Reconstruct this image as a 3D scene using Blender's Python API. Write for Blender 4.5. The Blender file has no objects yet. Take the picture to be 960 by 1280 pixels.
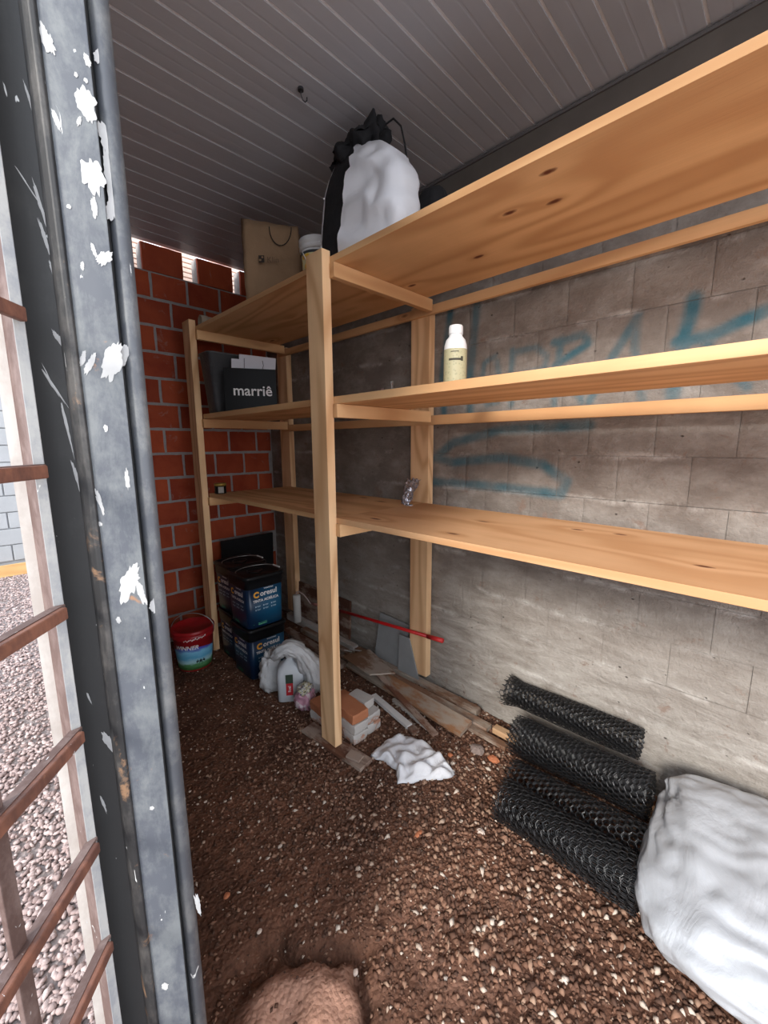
import bpy, bmesh, math, random
import numpy as np
from mathutils import Vector, Matrix, noise
random.seed(7); rng = np.random.default_rng(7)
scn = bpy.context.scene
COL = scn.collection
PI = math.pi

# ---------------------------------------------------------------- camera
YAW, PIT, ROL, FPX = 0.787908, 0.163582, 0.005683, 515.594
def cam_axes():
    cy, sy = math.cos(YAW), math.sin(YAW); cp, sp = math.cos(PIT), math.sin(PIT)
    f = Vector((sy*cp, cy*cp, -sp)); r = Vector((cy, -sy, 0)); d = f.cross(r)
    cr, sr = math.cos(ROL), math.sin(ROL)
    return cr*r + sr*d, -sr*r + cr*d, f
CR, CD, CF = cam_axes()
CAM = Vector((0, 0, 1.5))
cd = bpy.data.cameras.new('camera'); cam = bpy.data.objects.new('camera', cd); COL.objects.link(cam)
m = Matrix((CR, -CD, -CF)).transposed().to_4x4(); m.translation = CAM
cam.matrix_world = m
cd.sensor_fit = 'VERTICAL'; cd.sensor_height = 32; cd.lens = FPX*32/1280; cd.clip_start = .02; cd.clip_end = 200
scn.camera = cam
def at(ax, val, x, y):
    """world point where the line of sight through photo pixel x,y meets the plane axis=val (used to read off positions)"""
    d = CR*((x-480)/FPX) + CD*((y-640)/FPX) + CF
    return CAM + d*((val-CAM[ax])/d[ax])

# ---------------------------------------------------------------- world, sun, exposure
w = bpy.data.worlds.new('sky'); scn.world = w; w.use_nodes = True
nt = w.node_tree; bg = nt.nodes['Background']
tc = nt.nodes.new('ShaderNodeTexCoord'); sx = nt.nodes.new('ShaderNodeSeparateXYZ'); rp = nt.nodes.new('ShaderNodeValToRGB')
nt.links.new(tc.outputs['Generated'], sx.inputs[0]); nt.links.new(sx.outputs[2], rp.inputs[0]); nt.links.new(rp.outputs[0], bg.inputs[0])
rp.color_ramp.elements[0].color = (.93, .95, 1, 1); rp.color_ramp.elements[1].color = (.72, .84, 1, 1)
bg.inputs[1].default_value = 2.7
sd = bpy.data.lights.new('sun', 'SUN'); sun = bpy.data.objects.new('sun', sd); COL.objects.link(sun)
sd.energy = 4.0; sd.angle = math.radians(16); sd.color = (1, .95, .88)
sun.rotation_euler = Vector((.86, .26, -.44)).to_track_quat('-Z', 'Y').to_euler()
sun.location = (-3, -2, 4)
vs = scn.view_settings; vs.view_transform = 'Standard'; vs.look = 'None'; vs.gamma = 1; vs.use_curve_mapping = False
vs.exposure = 0.06
scn.cycles.max_bounces = 8; scn.cycles.diffuse_bounces = 5

# ---------------------------------------------------------------- material helpers
class N:
    def __init__(s, name, rough=.7, metal=0., spec=.4):
        s.m = bpy.data.materials.new(name); s.m.use_nodes = True; s.t = s.m.node_tree
        s.b = s.t.nodes['Principled BSDF']; s.b.inputs['Roughness'].default_value = rough
        s.b.inputs['Metallic'].default_value = metal; s.b.inputs['Specular IOR Level'].default_value = spec
    def n(s, typ, **k):
        o = s.t.nodes.new('ShaderNode'+typ)
        for a, v in k.items(): setattr(o, a, v)
        return o
    def l(s, a, b): s.t.links.new(a, b)
    def setin(s, sock, v):
        if isinstance(v, bpy.types.NodeSocket): s.l(v, sock)
        elif isinstance(v, (tuple, list)) and len(v) == 3 and sock.type == 'RGBA': sock.default_value = (*v, 1)
        else: sock.default_value = v
    def coord(s, kind='Object'):
        if kind == 'World': return s.n('NewGeometry').outputs['Position']
        return s.n('TexCoord').outputs[kind]
    def map(s, v, scale=(1, 1, 1), loc=(0, 0, 0), rot=(0, 0, 0)):
        o = s.n('Mapping'); s.l(v, o.inputs[0]); o.inputs['Scale'].default_value = scale; o.inputs['Location'].default_value = loc
        o.inputs['Rotation'].default_value = rot; return o.outputs[0]
    def rnd(s, v):
        oi = s.n('ObjectInfo'); a = s.n('VectorMath', operation='SCALE'); a.inputs[0].default_value = (7.3, 5.1, 9.7); s.l(oi.outputs['Random'], a.inputs['Scale'])
        b = s.n('VectorMath', operation='ADD'); s.l(v, b.inputs[0]); s.l(a.outputs[0], b.inputs[1]); return b.outputs[0]
    def noise(s, v, scale=5, detail=4, rough=.55, dist=0.):
        o = s.n('TexNoise'); s.l(v, o.inputs['Vector']); o.inputs['Scale'].default_value = scale; o.inputs['Detail'].default_value = detail
        o.inputs['Roughness'].default_value = rough; o.inputs['Distortion'].default_value = dist; return o.outputs[0]
    def vor(s, v, scale=5, feature='F1', out='Distance', rand=1.):
        o = s.n('TexVoronoi', feature=feature); s.l(v, o.inputs['Vector']); o.inputs['Scale'].default_value = scale
        o.inputs['Randomness'].default_value = rand; return o.outputs[out]
    def math(s, op, a, b=0., c=0., clamp=False):
        o = s.n('Math', operation=op); o.use_clamp = clamp
        s.setin(o.inputs[0], a); s.setin(o.inputs[1], b); s.setin(o.inputs[2], c); return o.outputs[0]
    def ramp(s, f, stops):
        o = s.n('ValToRGB'); s.l(f, o.inputs[0]); e = o.color_ramp.elements
        while len(e) < len(stops): e.new(.5)
        for i, (p, c) in enumerate(stops):
            e[i].position = p; e[i].color = (*c, 1) if isinstance(c, (tuple, list)) else (c, c, c, 1)
        return o.outputs[0]
    def mix(s, f, a, b, mode='MIX'):
        o = s.n('Mix', data_type='RGBA', blend_type=mode)
        s.setin(o.inputs[0], f); s.setin(o.inputs[6], a); s.setin(o.inputs[7], b); return o.outputs[2]
    def base(s, c): s.setin(s.b.inputs['Base Color'], c); return s
    def bump(s, h, dist=.01, st=.6):
        o = s.n('Bump'); o.inputs['Strength'].default_value = st; o.inputs['Distance'].default_value = dist
        s.l(h, o.inputs['Height']); s.l(o.outputs[0], s.b.inputs['Normal']); return s

MAT = {}
def plain(name, c, rough=.6, metal=0., var=.12, scale=30, bump=.0005, spec=.4):
    """one colour with a faint mottling and fine relief"""
    if name in MAT: return MAT[name]
    k = N(name, rough, metal, spec); v = k.coord()
    f = k.noise(v, scale, 5)
    k.base(k.mix(f, tuple(x*(1-var) for x in c), tuple(min(1, x*(1+var)) for x in c)))
    k.bump(f, bump, .5); MAT[name] = k.m; return k.m

def wood(name, light, dark, axis, knots=True, worn=0., worncol=(.55, .52, .48), rings=46, kpos=()):
    k = N(name, .62, spec=.25); vo = k.coord(); v = k.rnd(vo)
    sc = [6, 6, 6]; sc[axis] = .8
    vm = k.map(v, tuple(sc))
    kv = [5.2]*3; kv[axis] = 1.9
    kd = k.vor(k.map(v, tuple(kv)), 1.0)
    halo = k.math('POWER', 2.718, k.math('MULTIPLY', kd, -9))
    n1 = k.noise(vm, .55, 1.5, .4, .35)
    pk_ = None
    for (kx, ky) in kpos:           # knots at measured places, the rings bend round them
        g = k.n('VectorMath', operation='LENGTH'); k.l(k.map(vo, (1, .45, 0), (-kx, -ky*.45, 0)), g.inputs[0])
        n1 = k.math('ADD', n1, k.math('MULTIPLY', k.math('POWER', 2.718, k.math('MULTIPLY', g.outputs['Value'], -22)), .16))
        m_ = k.ramp(k.math('ADD', g.outputs['Value'], k.math('MULTIPLY', k.noise(vo, 60), .006)), [(.0105, 1.), (.0145, 0.)])
        pk_ = m_ if pk_ is None else k.math('MAXIMUM', pk_, m_)
    ph = k.math('MULTIPLY', k.math('ADD', n1, k.math('MULTIPLY', halo, .22) if knots else 0.), rings)
    wv = k.math('MULTIPLY_ADD', k.math('SINE', ph), .5, .5)
    wv = k.math('POWER', wv, 1.8)
    sf = [130, 130, 130]; sf[axis] = 4
    fine = k.noise(k.map(v, tuple(sf)), 1, 3)
    pat = k.noise(v, 3.2, 3)
    c = k.mix(k.math('MULTIPLY', wv, .8), light, dark)
    c = k.mix(k.math('MULTIPLY', fine, .35), c, tuple(x*.62 for x in light))
    c = k.mix(k.ramp(pat, [(.35, 0.), (.75, .35)]), c, tuple(a*.78 for a in dark))
    if knots:
        kk = k.ramp(kd, [(.035, 1.), (.075, 0.)])
        c = k.mix(kk, c, (.12, .04, .018))
    if pk_ is not None: c = k.mix(pk_, c, (.13, .035, .015))
    if worn:
        wf = k.ramp(k.noise(k.map(v, tuple(3 if i != axis else 1.2 for i in range(3))), 3, 7, .65), [(.5-worn*.25, 0.), (.56, 1.)])
        c = k.mix(wf, c, worncol)
    k.base(c); k.bump(k.math('ADD', fine, k.math('MULTIPLY', wv, .4)), .0012, .5)
    return k.m

LP, DP = (.84, .52, .265), (.56, .285, .125)
WX, WY, WZ = wood('pine_grain_x', LP, DP, 0), wood('pine_grain_y', LP, DP, 1), wood('pine_grain_z', (.93, .62, .35), (.62, .33, .155), 2, rings=75)
KN = [at(2, 2.2375, *p) for p in ((685, 215), (693, 252), (637, 266), (598, 321), (515, 357))]
WTOP = wood('pine_knotty_top_board', LP, DP, 1, False, rings=40, kpos=[(q.x, q.y) for q in KN])
KL = [at(2, 1.1685, *p) for p in ((722, 662), (880, 708), (775, 668))]
WLOW = wood('pine_knotty_low_board', (.74, .44, .235), DP, 1, True, rings=40, kpos=[(q.x, q.y) for q in KL])
OLDY = wood('weathered_board_y', (.29, .165, .105), (.15, .08, .05), 1, worn=.3, worncol=(.40, .34, .28), rings=26)
OLDB = wood('brown_board_y', (.17, .075, .045), (.09, .04, .028), 1, worn=.18, worncol=(.34, .26, .21), rings=20)
ORW = wood('orange_board_y', (.36, .18, .09), (.25, .11, .055), 1, worn=.2, worncol=(.36, .29, .23), rings=22)
PALEW = wood('pale_splashed_board', (.55, .50, .44), (.45, .38, .32), 1, worn=.4, worncol=(.62, .60, .57), rings=18)

ZJ0 = .52
def mk_concrete():
    k = N('rough_plastered_masonry', .92, spec=.15); v = k.coord('World')
    big = k.noise(v, 1.6, 5, .6, .4); med = k.noise(k.map(v, (7, 5, 9)), 1, 6, .65); fin = k.noise(v, 55, 5, .7)
    strk = k.noise(k.map(v, (6, 4.5, 17)), 1, 6, .7, .8)
    c = k.mix(k.ramp(big, [(.3, 0.), (.7, 1.)]), (.165, .135, .118), (.285, .25, .22))
    c = k.mix(k.ramp(med, [(.45, 0.), (.72, .75)]), c, (.43, .40, .365))
    c = k.mix(k.ramp(med, [(.25, .6), (.42, 0.)]), c, (.15, .12, .105))
    # lower foundation belt: paler lime-washed cement with streaks
    z = k.n('SeparateXYZ'); k.l(v, z.inputs[0])
    low = k.ramp(k.math('ADD', z.outputs[2], k.math('MULTIPLY', k.math('SUBTRACT', big, .5), 1.1)), [(.35, 1.), (.95, 0.)])
    lowc = k.mix(k.ramp(strk, [(.3, 0.), (.7, 1.)]), (.205, .175, .15), (.46, .43, .39))
    c = k.mix(low, c, lowc)
    blot = k.ramp(k.noise(v, 9, 6, .7, .3), [(.60, 0.), (.66, .8)])
    c = k.mix(blot, c, (.24, .165, .13))
    c = k.mix(k.math('MULTIPLY', fin, .35), c, (.16, .14, .12))
    pits = k.ramp(k.vor(k.map(v, (1, .7, 1)), 17), [(.03, 1.), (.075, 0.)])
    c = k.mix(k.math('MULTIPLY', pits, .8), c, (.07, .055, .05))
    zj = k.math('ABSOLUTE', k.math('SUBTRACT', k.math('FRACT', k.math('DIVIDE', k.math('ADD', z.outputs[2], k.math('SUBTRACT', k.math('MULTIPLY', k.noise(v, 7, 3), .05), ZJ0+.025)), .185)), .5))
    js = k.math('MULTIPLY', k.ramp(zj, [(.40, 0.), (.49, 1.)]), k.ramp(k.noise(v, 4.5, 6, .7, .5), [(.48, 0.), (.60, .8)]))
    c = k.mix(js, c, (.50, .47, .435))
    a = k.n('Attribute', attribute_name='paint')
    c = k.mix(k.math('MULTIPLY', a.outputs['Fac'], .92, clamp=True), c, (.016, .125, .175))
    k.base(c)
    h = k.math('ADD', k.math('MULTIPLY', med, 1.4), k.math('ADD', k.math('MULTIPLY', fin, .8), k.math('MULTIPLY', strk, .7)))
    h = k.math('SUBTRACT', h, k.math('MULTIPLY', pits, .8))
    k.bump(h, .012, .75); return k.m
CONC = mk_concrete()

def mk_mortar():
    k = N('grey_mortar', .95, spec=.1); v = k.coord('World'); f = k.noise(v, 30, 6, .7)
    k.base(k.mix(f, (.25, .23, .22), (.46, .44, .43))); k.bump(f, .01, .8); return k.m
MORT = mk_mortar()
def mk_brick():
    k = N('red_clay_brick', .8, spec=.2); v = k.rnd(k.coord())
    f = k.noise(v, 4, 5, .6, .5); g = k.noise(k.map(v, (3, 3, 60)), 1, 3)
    oi = k.n('ObjectInfo')
    c = k.mix(k.ramp(f, [(.3, 0.), (.72, 1.)]), (.33, .052, .022), (.55, .115, .042))
    c = k.mix(k.ramp(oi.outputs['Random'], [(0., 0.), (1., .55)]), c, (.17, .028, .018))
    c = k.mix(k.ramp(k.noise(v, 9, 6, .7, .6), [(.6, 0.), (.72, .6)]), c, (.36, .25, .21))
    k.base(c); k.bump(k.math('ADD', g, k.noise(v, 60, 4)), .002, .6); return k.m
BRK = mk_brick()
def mk_pale():
    k = N('pale_fired_clay', .85, spec=.1); v = k.coord(); f = k.noise(v, 25, 4)
    k.base(k.mix(f, (.72, .50, .40), (.86, .68, .58))); k.bump(f, .001, .5); return k.m
PALEB = mk_pale()
def mk_pvc():
    k = N('grey_ceiling_lining', .45, spec=.35); v = k.rnd(k.coord())
    f = k.noise(k.map(v, (1.4, 45, 10)), 1, 4); g = k.noise(v, 2.2, 4)
    c = k.mix(f, (.44, .44, .47), (.50, .50, .53)); c = k.mix(k.ramp(g, [(.35, 0.), (.8, .3)]), c, (.34, .30, .305))
    k.base(c); k.bump(f, .0006, .5); return k.m
PVC = mk_pvc()
SEAM = plain('pale_seam', (.92, .91, .92), .5, var=.06)
def mk_soil():
    k = N('red_brown_soil', .95, spec=.12); v = k.coord('World')
    a = k.noise(v, 2.2, 6, .65, .4); b = k.noise(v, 22, 7, .75); c2 = k.vor(v, 75)
    c = k.mix(k.ramp(a, [(.32, 0.), (.7, 1.)]), (.085, .042, .028), (.25, .118, .073))
    c = k.mix(k.ramp(b, [(.35, .6), (.55, 0.)]), c, (.04, .022, .016))
    at_ = k.n('Attribute', attribute_name='clay'); c = k.mix(k.math('MULTIPLY', at_.outputs['Fac'], 1.), c, k.mix(b, (.36, .18, .12), (.60, .35, .25)))
    c = k.mix(k.ramp(b, [(.62, 0.), (.75, .5)]), c, (.33, .20, .14))
    k.base(c); k.bump(k.math('ADD', b, k.math('MULTIPLY', c2, -.6)), .012, .9); return k.m
SOIL = mk_soil()
def mk_rockmat(name, stops, rough=.85):
    k = N(name, rough, spec=.2); at_ = k.n('Attribute', attribute_name='tint'); v = k.coord('World')
    c = k.ramp(at_.outputs['Fac'], stops); f = k.noise(v, 130, 3)
    k.base(k.mix(k.math('MULTIPLY', f, .4), c, (.12, .08, .06))); k.bump(f, .002, .5); return k.m
CRUMB = mk_rockmat('soil_crumb', [(0., (.055, .028, .02)), (.4, (.145, .068, .042)), (.62, (.28, .145, .092)), (.80, (.40, .26, .18)), (1., (.72, .62, .52))])
GRAV = mk_rockmat('pale_pink_gravel', [(0., (.24, .17, .16)), (.4, (.46, .35, .33)), (1., (.70, .58, .55))])

def mk_steel(name, c, patch, rust, pa=.55, ru=.68, rough=.5):
    k = N(name, rough, 0, .5); v = k.coord('World')
    a = k.noise(k.map(v, (14, 14, 5)), 1.6, 8, .75, .3); b = k.noise(v, 16, 7, .7); d = k.noise(k.map(v, (1, 1, .35)), 60, 3, .6, 1.)
    col = k.mix(k.ramp(k.math('ADD', k.math('MULTIPLY', a, .55), k.math('MULTIPLY', b, .45)), [(pa-.07, 0.), (pa+.06, 1.)]), c, patch)
    z = k.n('SeparateXYZ'); k.l(v, z.inputs[0])
    lowr = k.ramp(z.outputs[2], [(0., .10), (.75, .0)])
    col = k.mix(k.ramp(k.math('ADD', k.noise(v, 11, 7, .7, .4), lowr), [(ru, 0.), (ru+.06, .9)]), col, rust)
    col = k.mix(k.ramp(d, [(.72, 0.), (.74, .9)]), col, (.72, .73, .72))
    k.base(col); k.bump(b, .001, .5); return k.m
STB = mk_steel('blue_grey_painted_steel', (.085, .094, .112), (.16, .173, .18), (.36, .19, .10), .52, .645)
STD = mk_steel('charcoal_painted_steel', (.045, .045, .045), (.06, .06, .058), (.12, .08, .05), .62, .74)
STG = mk_steel('galvanised_pale_steel', (.24, .25, .265), (.36, .36, .35), (.30, .20, .15), .5, .72)
STW = mk_steel('pale_daylit_flange', (.72, .68, .63), (.60, .55, .50), (.45, .30, .24), .5, .7)  # pale flange steel, whitened: daylight on its outer face is put into the colour
RUST = mk_steel('rusty_brown_bar_paint', (.23, .095, .058), (.12, .050, .035), (.36, .17, .10), .5, .62, .6)
RUSTD = mk_steel('dull_brown_primer', (.11, .065, .055), (.20, .14, .125), (.26, .15, .11), .53, .66, .7)
WPAINT = plain('white_paint_splash', (.46, .46, .455), .6, var=.08, scale=60, bump=.002)

# ---------------------------------------------------------------- mesh helpers
class MB:
    def __init__(s): s.v = []; s.f = []
    def add(s, vs, fs):
        o = len(s.v); s.v += [tuple(x) for x in vs]; s.f += [tuple(i+o for i in f) for f in fs]; return s
    def box(s, c, d, rot=None, taper=1.):
        c = Vector(c); hx, hy, hz = d[0]/2, d[1]/2, d[2]/2; vs = []
        for z in (-1, 1):
            t = 1 if z < 0 else taper
            for x, y in ((-1, -1), (1, -1), (1, 1), (-1, 1)):
                p = Vector((x*hx*t, y*hy*t, z*hz))
                if rot: p = rot @ p
                vs.append(p+c)
        return s.add(vs, [(0, 3, 2, 1), (4, 5, 6, 7), (0, 1, 5, 4), (1, 2, 6, 5), (2, 3, 7, 6), (3, 0, 4, 7)])
    def prism(s, poly, z0, z1):
        n = len(poly); a = sum(poly[i][0]*poly[(i+1) % n][1]-poly[(i+1) % n][0]*poly[i][1] for i in range(n))
        if a < 0: poly = poly[::-1]
        vs = [(x, y, z0) for x, y in poly]+[(x, y, z1) for x, y in poly]
        return s.add(vs, [tuple(range(n))[::-1], tuple(range(n, 2*n))]+[(i, (i+1) % n, n+(i+1) % n, n+i) for i in range(n)])
    def tube(s, pts, r, n=8, cap=True):
        pts = [Vector(p) for p in pts]; rings = []; up = None
        for i, p in enumerate(pts):
            t = (pts[min(i+1, len(pts)-1)]-pts[max(i-1, 0)]).normalized()
            if up is None: up = t.orthogonal().normalized()
            up = (up-t*up.dot(t)).normalized(); b = t.cross(up)
            rr = r[i] if isinstance(r, (list, tuple)) else r
            rings.append([p+(up*math.cos(2*PI*j/n)+b*math.sin(2*PI*j/n))*rr for j in range(n)])
        vs = [q for R in rings for q in R]; fs = []
        for i in range(len(pts)-1):
            for j in range(n): fs.append((i*n+j, i*n+(j+1) % n, (i+1)*n+(j+1) % n, (i+1)*n+j))
        if cap: fs += [tuple(range(n))[::-1], tuple(range((len(pts)-1)*n, len(pts)*n))]
        return s.add(vs, fs)
    def lathe(s, prof, n=32, c=(0, 0, 0), close=False):
        vs = []; fs = []
        for r, z in prof:
            for j in range(n): a = 2*PI*j/n; vs.append((c[0]+r*math.cos(a), c[1]+r*math.sin(a), c[2]+z))
        m_ = len(prof)
        for i in range(m_-1):
            for j in range(n): fs.append((i*n+j, i*n+(j+1) % n, (i+1)*n+(j+1) % n, (i+1)*n+j))
        fs.append(tuple(range(n))[::-1]); fs.append(tuple(range((m_-1)*n, m_*n)))
        return s.add(vs, fs)
    def loft(s, rings, closed=True, cap=True):
        n = len(rings[0]); vs = [q for R in rings for q in R]; fs = []
        for i in range(len(rings)-1):
            for j in range(n if closed else n-1): fs.append((i*n+j, i*n+(j+1) % n, (i+1)*n+(j+1) % n, (i+1)*n+j))
        if cap: fs += [tuple(range(n))[::-1], tuple(range((len(rings)-1)*n, len(rings)*n))]
        return s.add(vs, fs)
    def grid(s, nu, nv, fn):
        vs = [fn(i/nu, j/nv) for j in range(nv+1) for i in range(nu+1)]
        fs = [(j*(nu+1)+i, j*(nu+1)+i+1, (j+1)*(nu+1)+i+1, (j+1)*(nu+1)+i) for j in range(nv) for i in range(nu)]
        return s.add(vs, fs)
    def build(s, name, mat, parent=None, smooth=False, bevel=0., seg=2, solid=0., loc=None, rotz=0., sub=0):
        me = bpy.data.meshes.new(name); me.from_pydata(s.v, [], s.f); me.update()
        if smooth: me.polygons.foreach_set('use_smooth', [True]*len(me.polygons))
        me.materials.append(mat); o = bpy.data.objects.new(name, me); COL.objects.link(o)
        if parent: o.parent = parent
        if loc: o.location = loc
        if rotz: o.rotation_euler.z = rotz
        if solid:
            md = o.modifiers.new('solid', 'SOLIDIFY'); md.thickness = solid; md.offset = 0
        if sub:
            md = o.modifiers.new('sub', 'SUBSURF'); md.levels = sub; md.render_levels = sub
        if bevel:
            md = o.modifiers.new('bevel', 'BEVEL'); md.width = bevel; md.segments = seg; md.limit_method = 'ANGLE'; md.angle_limit = .7
        return o
def tag(o, label=None, cat=None, group=None, kind=None):
    if label: o['label'] = label
    if cat: o['category'] = cat
    if group: o['group'] = group
    if kind: o['kind'] = kind
    return o
def thing(name, label, cat, loc=(0, 0, 0), rotz=0., group=None):
    o = bpy.data.objects.new(name, None); o.empty_display_size = .05; COL.objects.link(o)
    o.location = loc; o.rotation_euler = (0, 0, rotz); return tag(o, label, cat, group)
def text(body, size, mat, parent, fn, name='lettering', bold=.0, align='CENTER'):
    """flat lettering; fn maps (x, y) of the text plane to a point in the parent's space"""
    cu = bpy.data.curves.new('t', 'FONT'); cu.body = body; cu.size = size; cu.offset = bold; cu.align_x = align; cu.align_y = 'CENTER'; cu.resolution_u = 3
    ob = bpy.data.objects.new('t', cu); COL.objects.link(ob)
    me = bpy.data.meshes.new_from_object(ob.evaluated_get(bpy.context.evaluated_depsgraph_get()))
    COL.objects.unlink(ob); bpy.data.objects.remove(ob); bpy.data.curves.remove(cu)
    bm = bmesh.new(); bm.from_mesh(me); 
    for v in bm.verts: v.co = Vector(fn(v.co.x, v.co.y))
    me2 = bpy.data.meshes.new(name); bm.to_mesh(me2); bm.free(); bpy.data.meshes.remove(me)
    me2.materials.clear(); me2.materials.append(mat); o = bpy.data.objects.new(name, me2); COL.objects.link(o); o.parent = parent
    return o
def copy_tree(o, parent=None):
    c = o.copy(); COL.objects.link(c); c.parent = parent
    for ch in o.children: copy_tree(ch, c)
    return c
def fbm(x, y, z=0., oct=4):
    return noise.fractal(Vector((x, y, z)), .9, 2., oct)
def rmat(ax, a): return Matrix.Rotation(a, 3, ax)

# ---------------------------------------------------------------- SETTING
WALLX, WALLY, CZ = 1.90, 3.27, 2.84
def sstep(a, b, x): t = min(1, max(0, (x-a)/(b-a))); return t*t*(3-2*t)
def ground(x, y):
    h = .011*fbm(x*1.7, y*1.7, 3., 4) + .004*fbm(x*11, y*11, 1., 3)
    h += .022*sstep(1.55, 1.9, x)*(1-sstep(1.5, 2.1, y)) * (.7+.5*fbm(x*6, y*6, 9, 2))
    # hump of bare clay by the threshold with a crack along its rim
    d = math.hypot((x-.43)/.17, (y-.76)/.20)
    d += .45*fbm(x*5, y*5, 6, 4)
    h += .017*(1-sstep(.4, 1.25, d))*(1+1.6*fbm(x*9, y*9, 4, 5))
    h -= .05*math.exp(-((d-1.12)/.13)**2)*sstep(-.05, .15, (x-.42)*.8+(y-.82)*.2+.05)
    return h
nx, ny = 140, 300
X0, X1, Y0, Y1 = .02, 1.93, -.95, 3.3
vs_, clay = [], []
for j in range(ny+1):
    for i in range(nx+1):
        x = X0+(X1-X0)*i/nx; y = Y0+(Y1-Y0)*j/ny
        vs_.append((x, y, ground(x, y)))
        d = math.hypot((x-.43)/.19, (y-.75)/.22)+.45*fbm(x*5, y*5, 6, 4)
        c = max(0, 1-sstep(.55, 1.05, d)); c = max(c, .55*(1-sstep(0, .32, math.hypot(x-.85, y-.62)))*(.6+fbm(x*8, y*8, 5, 3)))
        clay.append(min(1, max(0, c)))
def inside(i, j):
    x = X0+(X1-X0)*(i+1)/nx; y = Y0+(Y1-Y0)*j/ny
    return x > max(.085, .095+.1375*(y-.74))
b = MB(); b.v = vs_; b.f = [(j*(nx+1)+i, j*(nx+1)+i+1, (j+1)*(nx+1)+i+1, (j+1)*(nx+1)+i) for j in range(ny) for i in range(nx) if inside(i, j)]
floor = tag(b.build('floor', SOIL, smooth=True), kind='structure')
at_ = floor.data.attributes.new('clay', 'FLOAT', 'POINT'); at_.data.foreach_set('value', clay)

def scatter(name, mat, parent, pts, size, flat=.55, tall=False):
    """many small angular stones joined in one mesh"""
    base = np.array([(1, 0, 0), (-1, 0, 0), (0, 1, 0), (0, -1, 0), (0, 0, 1), (0, 0, -1)], float)
    tri = np.array([(0, 2, 4), (2, 1, 4), (1, 3, 4), (3, 0, 4), (2, 0, 5), (1, 2, 5), (3, 1, 5), (0, 3, 5)])
    if tall:
        t = (1+5**.5)/2; base = np.array([(-1, t, 0), (1, t, 0), (-1, -t, 0), (1, -t, 0), (0, -1, t), (0, 1, t), (0, -1, -t), (0, 1, -t), (t, 0, -1), (t, 0, 1), (-t, 0, -1), (-t, 0, 1)])/1.9
        tri = np.array([(0, 11, 5), (0, 5, 1), (0, 1, 7), (0, 7, 10), (0, 10, 11), (1, 5, 9), (5, 11, 4), (11, 10, 2), (10, 7, 6), (7, 1, 8), (3, 9, 4), (3, 4, 2), (3, 2, 6), (3, 6, 8), (3, 8, 9), (4, 9, 5), (2, 4, 11), (6, 2, 10), (8, 6, 7), (9, 8, 1)])
    n = len(pts); nb = len(base)
    s = size[:, None]*np.stack([rng.uniform(.7, 1.5, n), rng.uniform(.55, 1., n), rng.uniform(.4, .9, n)*flat/.55], 1)
    v = base[None]*(1+rng.uniform(-.3, .3, (n, nb, 1)))*s[:, None, :]
    a = rng.uniform(0, 2*PI, n); tl = rng.normal(0, .35, n)
    ct, st = np.cos(tl)[:, None], np.sin(tl)[:, None]
    y_, z_ = v[..., 1]*ct-v[..., 2]*st, v[..., 1]*st+v[..., 2]*ct
    ca, sa = np.cos(a)[:, None], np.sin(a)[:, None]
    x2, y2 = v[..., 0]*ca-y_*sa, v[..., 0]*sa+y_*ca
    v = np.stack([x2, y2, z_], -1)+pts[:, None, :]
    f = (tri[None]+(np.arange(n)*nb)[:, None, None]).reshape(-1)
    me = bpy.data.meshes.new(name); me.vertices.add(n*nb); me.vertices.foreach_set('co', v.reshape(-1))
    nf = n*len(tri); me.loops.add(nf*3); me.loops.foreach_set('vertex_index', f.astype(np.int32))
    me.polygons.add(nf); me.polygons.foreach_set('loop_start', np.arange(0, nf*3, 3, dtype=np.int32))
    try: me.polygons.foreach_set('loop_total', np.full(nf, 3, np.int32))
    except Exception: pass
    me.update(calc_edges=True); me.materials.append(mat)
    tint = rng.beta(2., 2.6, n); tint = np.where(rng.random(n) < .035, rng.uniform(.93, 1, n), tint)
    ta = me.attributes.new('tint', 'FLOAT', 'POINT'); ta.data.foreach_set('value', np.repeat(tint, nb))
    o = bpy.data.objects.new(name, me); COL.objects.link(o); o.parent = parent; o['kind'] = 'stuff'; return o

P = []; S = []
cnt = 0
while cnt < 33000:
    x = random.uniform(.12, 1.89); y = random.uniform(-.35, 3.2)
    if y > 3.35*x+.75+.2: continue
    near = 1-sstep(1.0, 2.6, y)
    dens = .35+.65*sstep(.35, 1.1, x)*near + .1*fbm(x*3, y*3, 7, 3)
    d = math.hypot((x-.43)/.17, (y-.76)/.20)+.45*fbm(x*5, y*5, 6, 4)
    if d < 1.05: dens *= .12
    if random.random() > dens: continue
    s_ = random.choice((.003, .0045, .006, .008, .010))*random.uniform(.7, 1.25)*(.75+.5*near*sstep(.4, 1.0, x))
    P.append((x, y, ground(x, y)+s_*.15)); S.append(s_); cnt += 1
crumbs = scatter('soil_crumbs', CRUMB, floor, np.array(P), np.array(S), .6)

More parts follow.
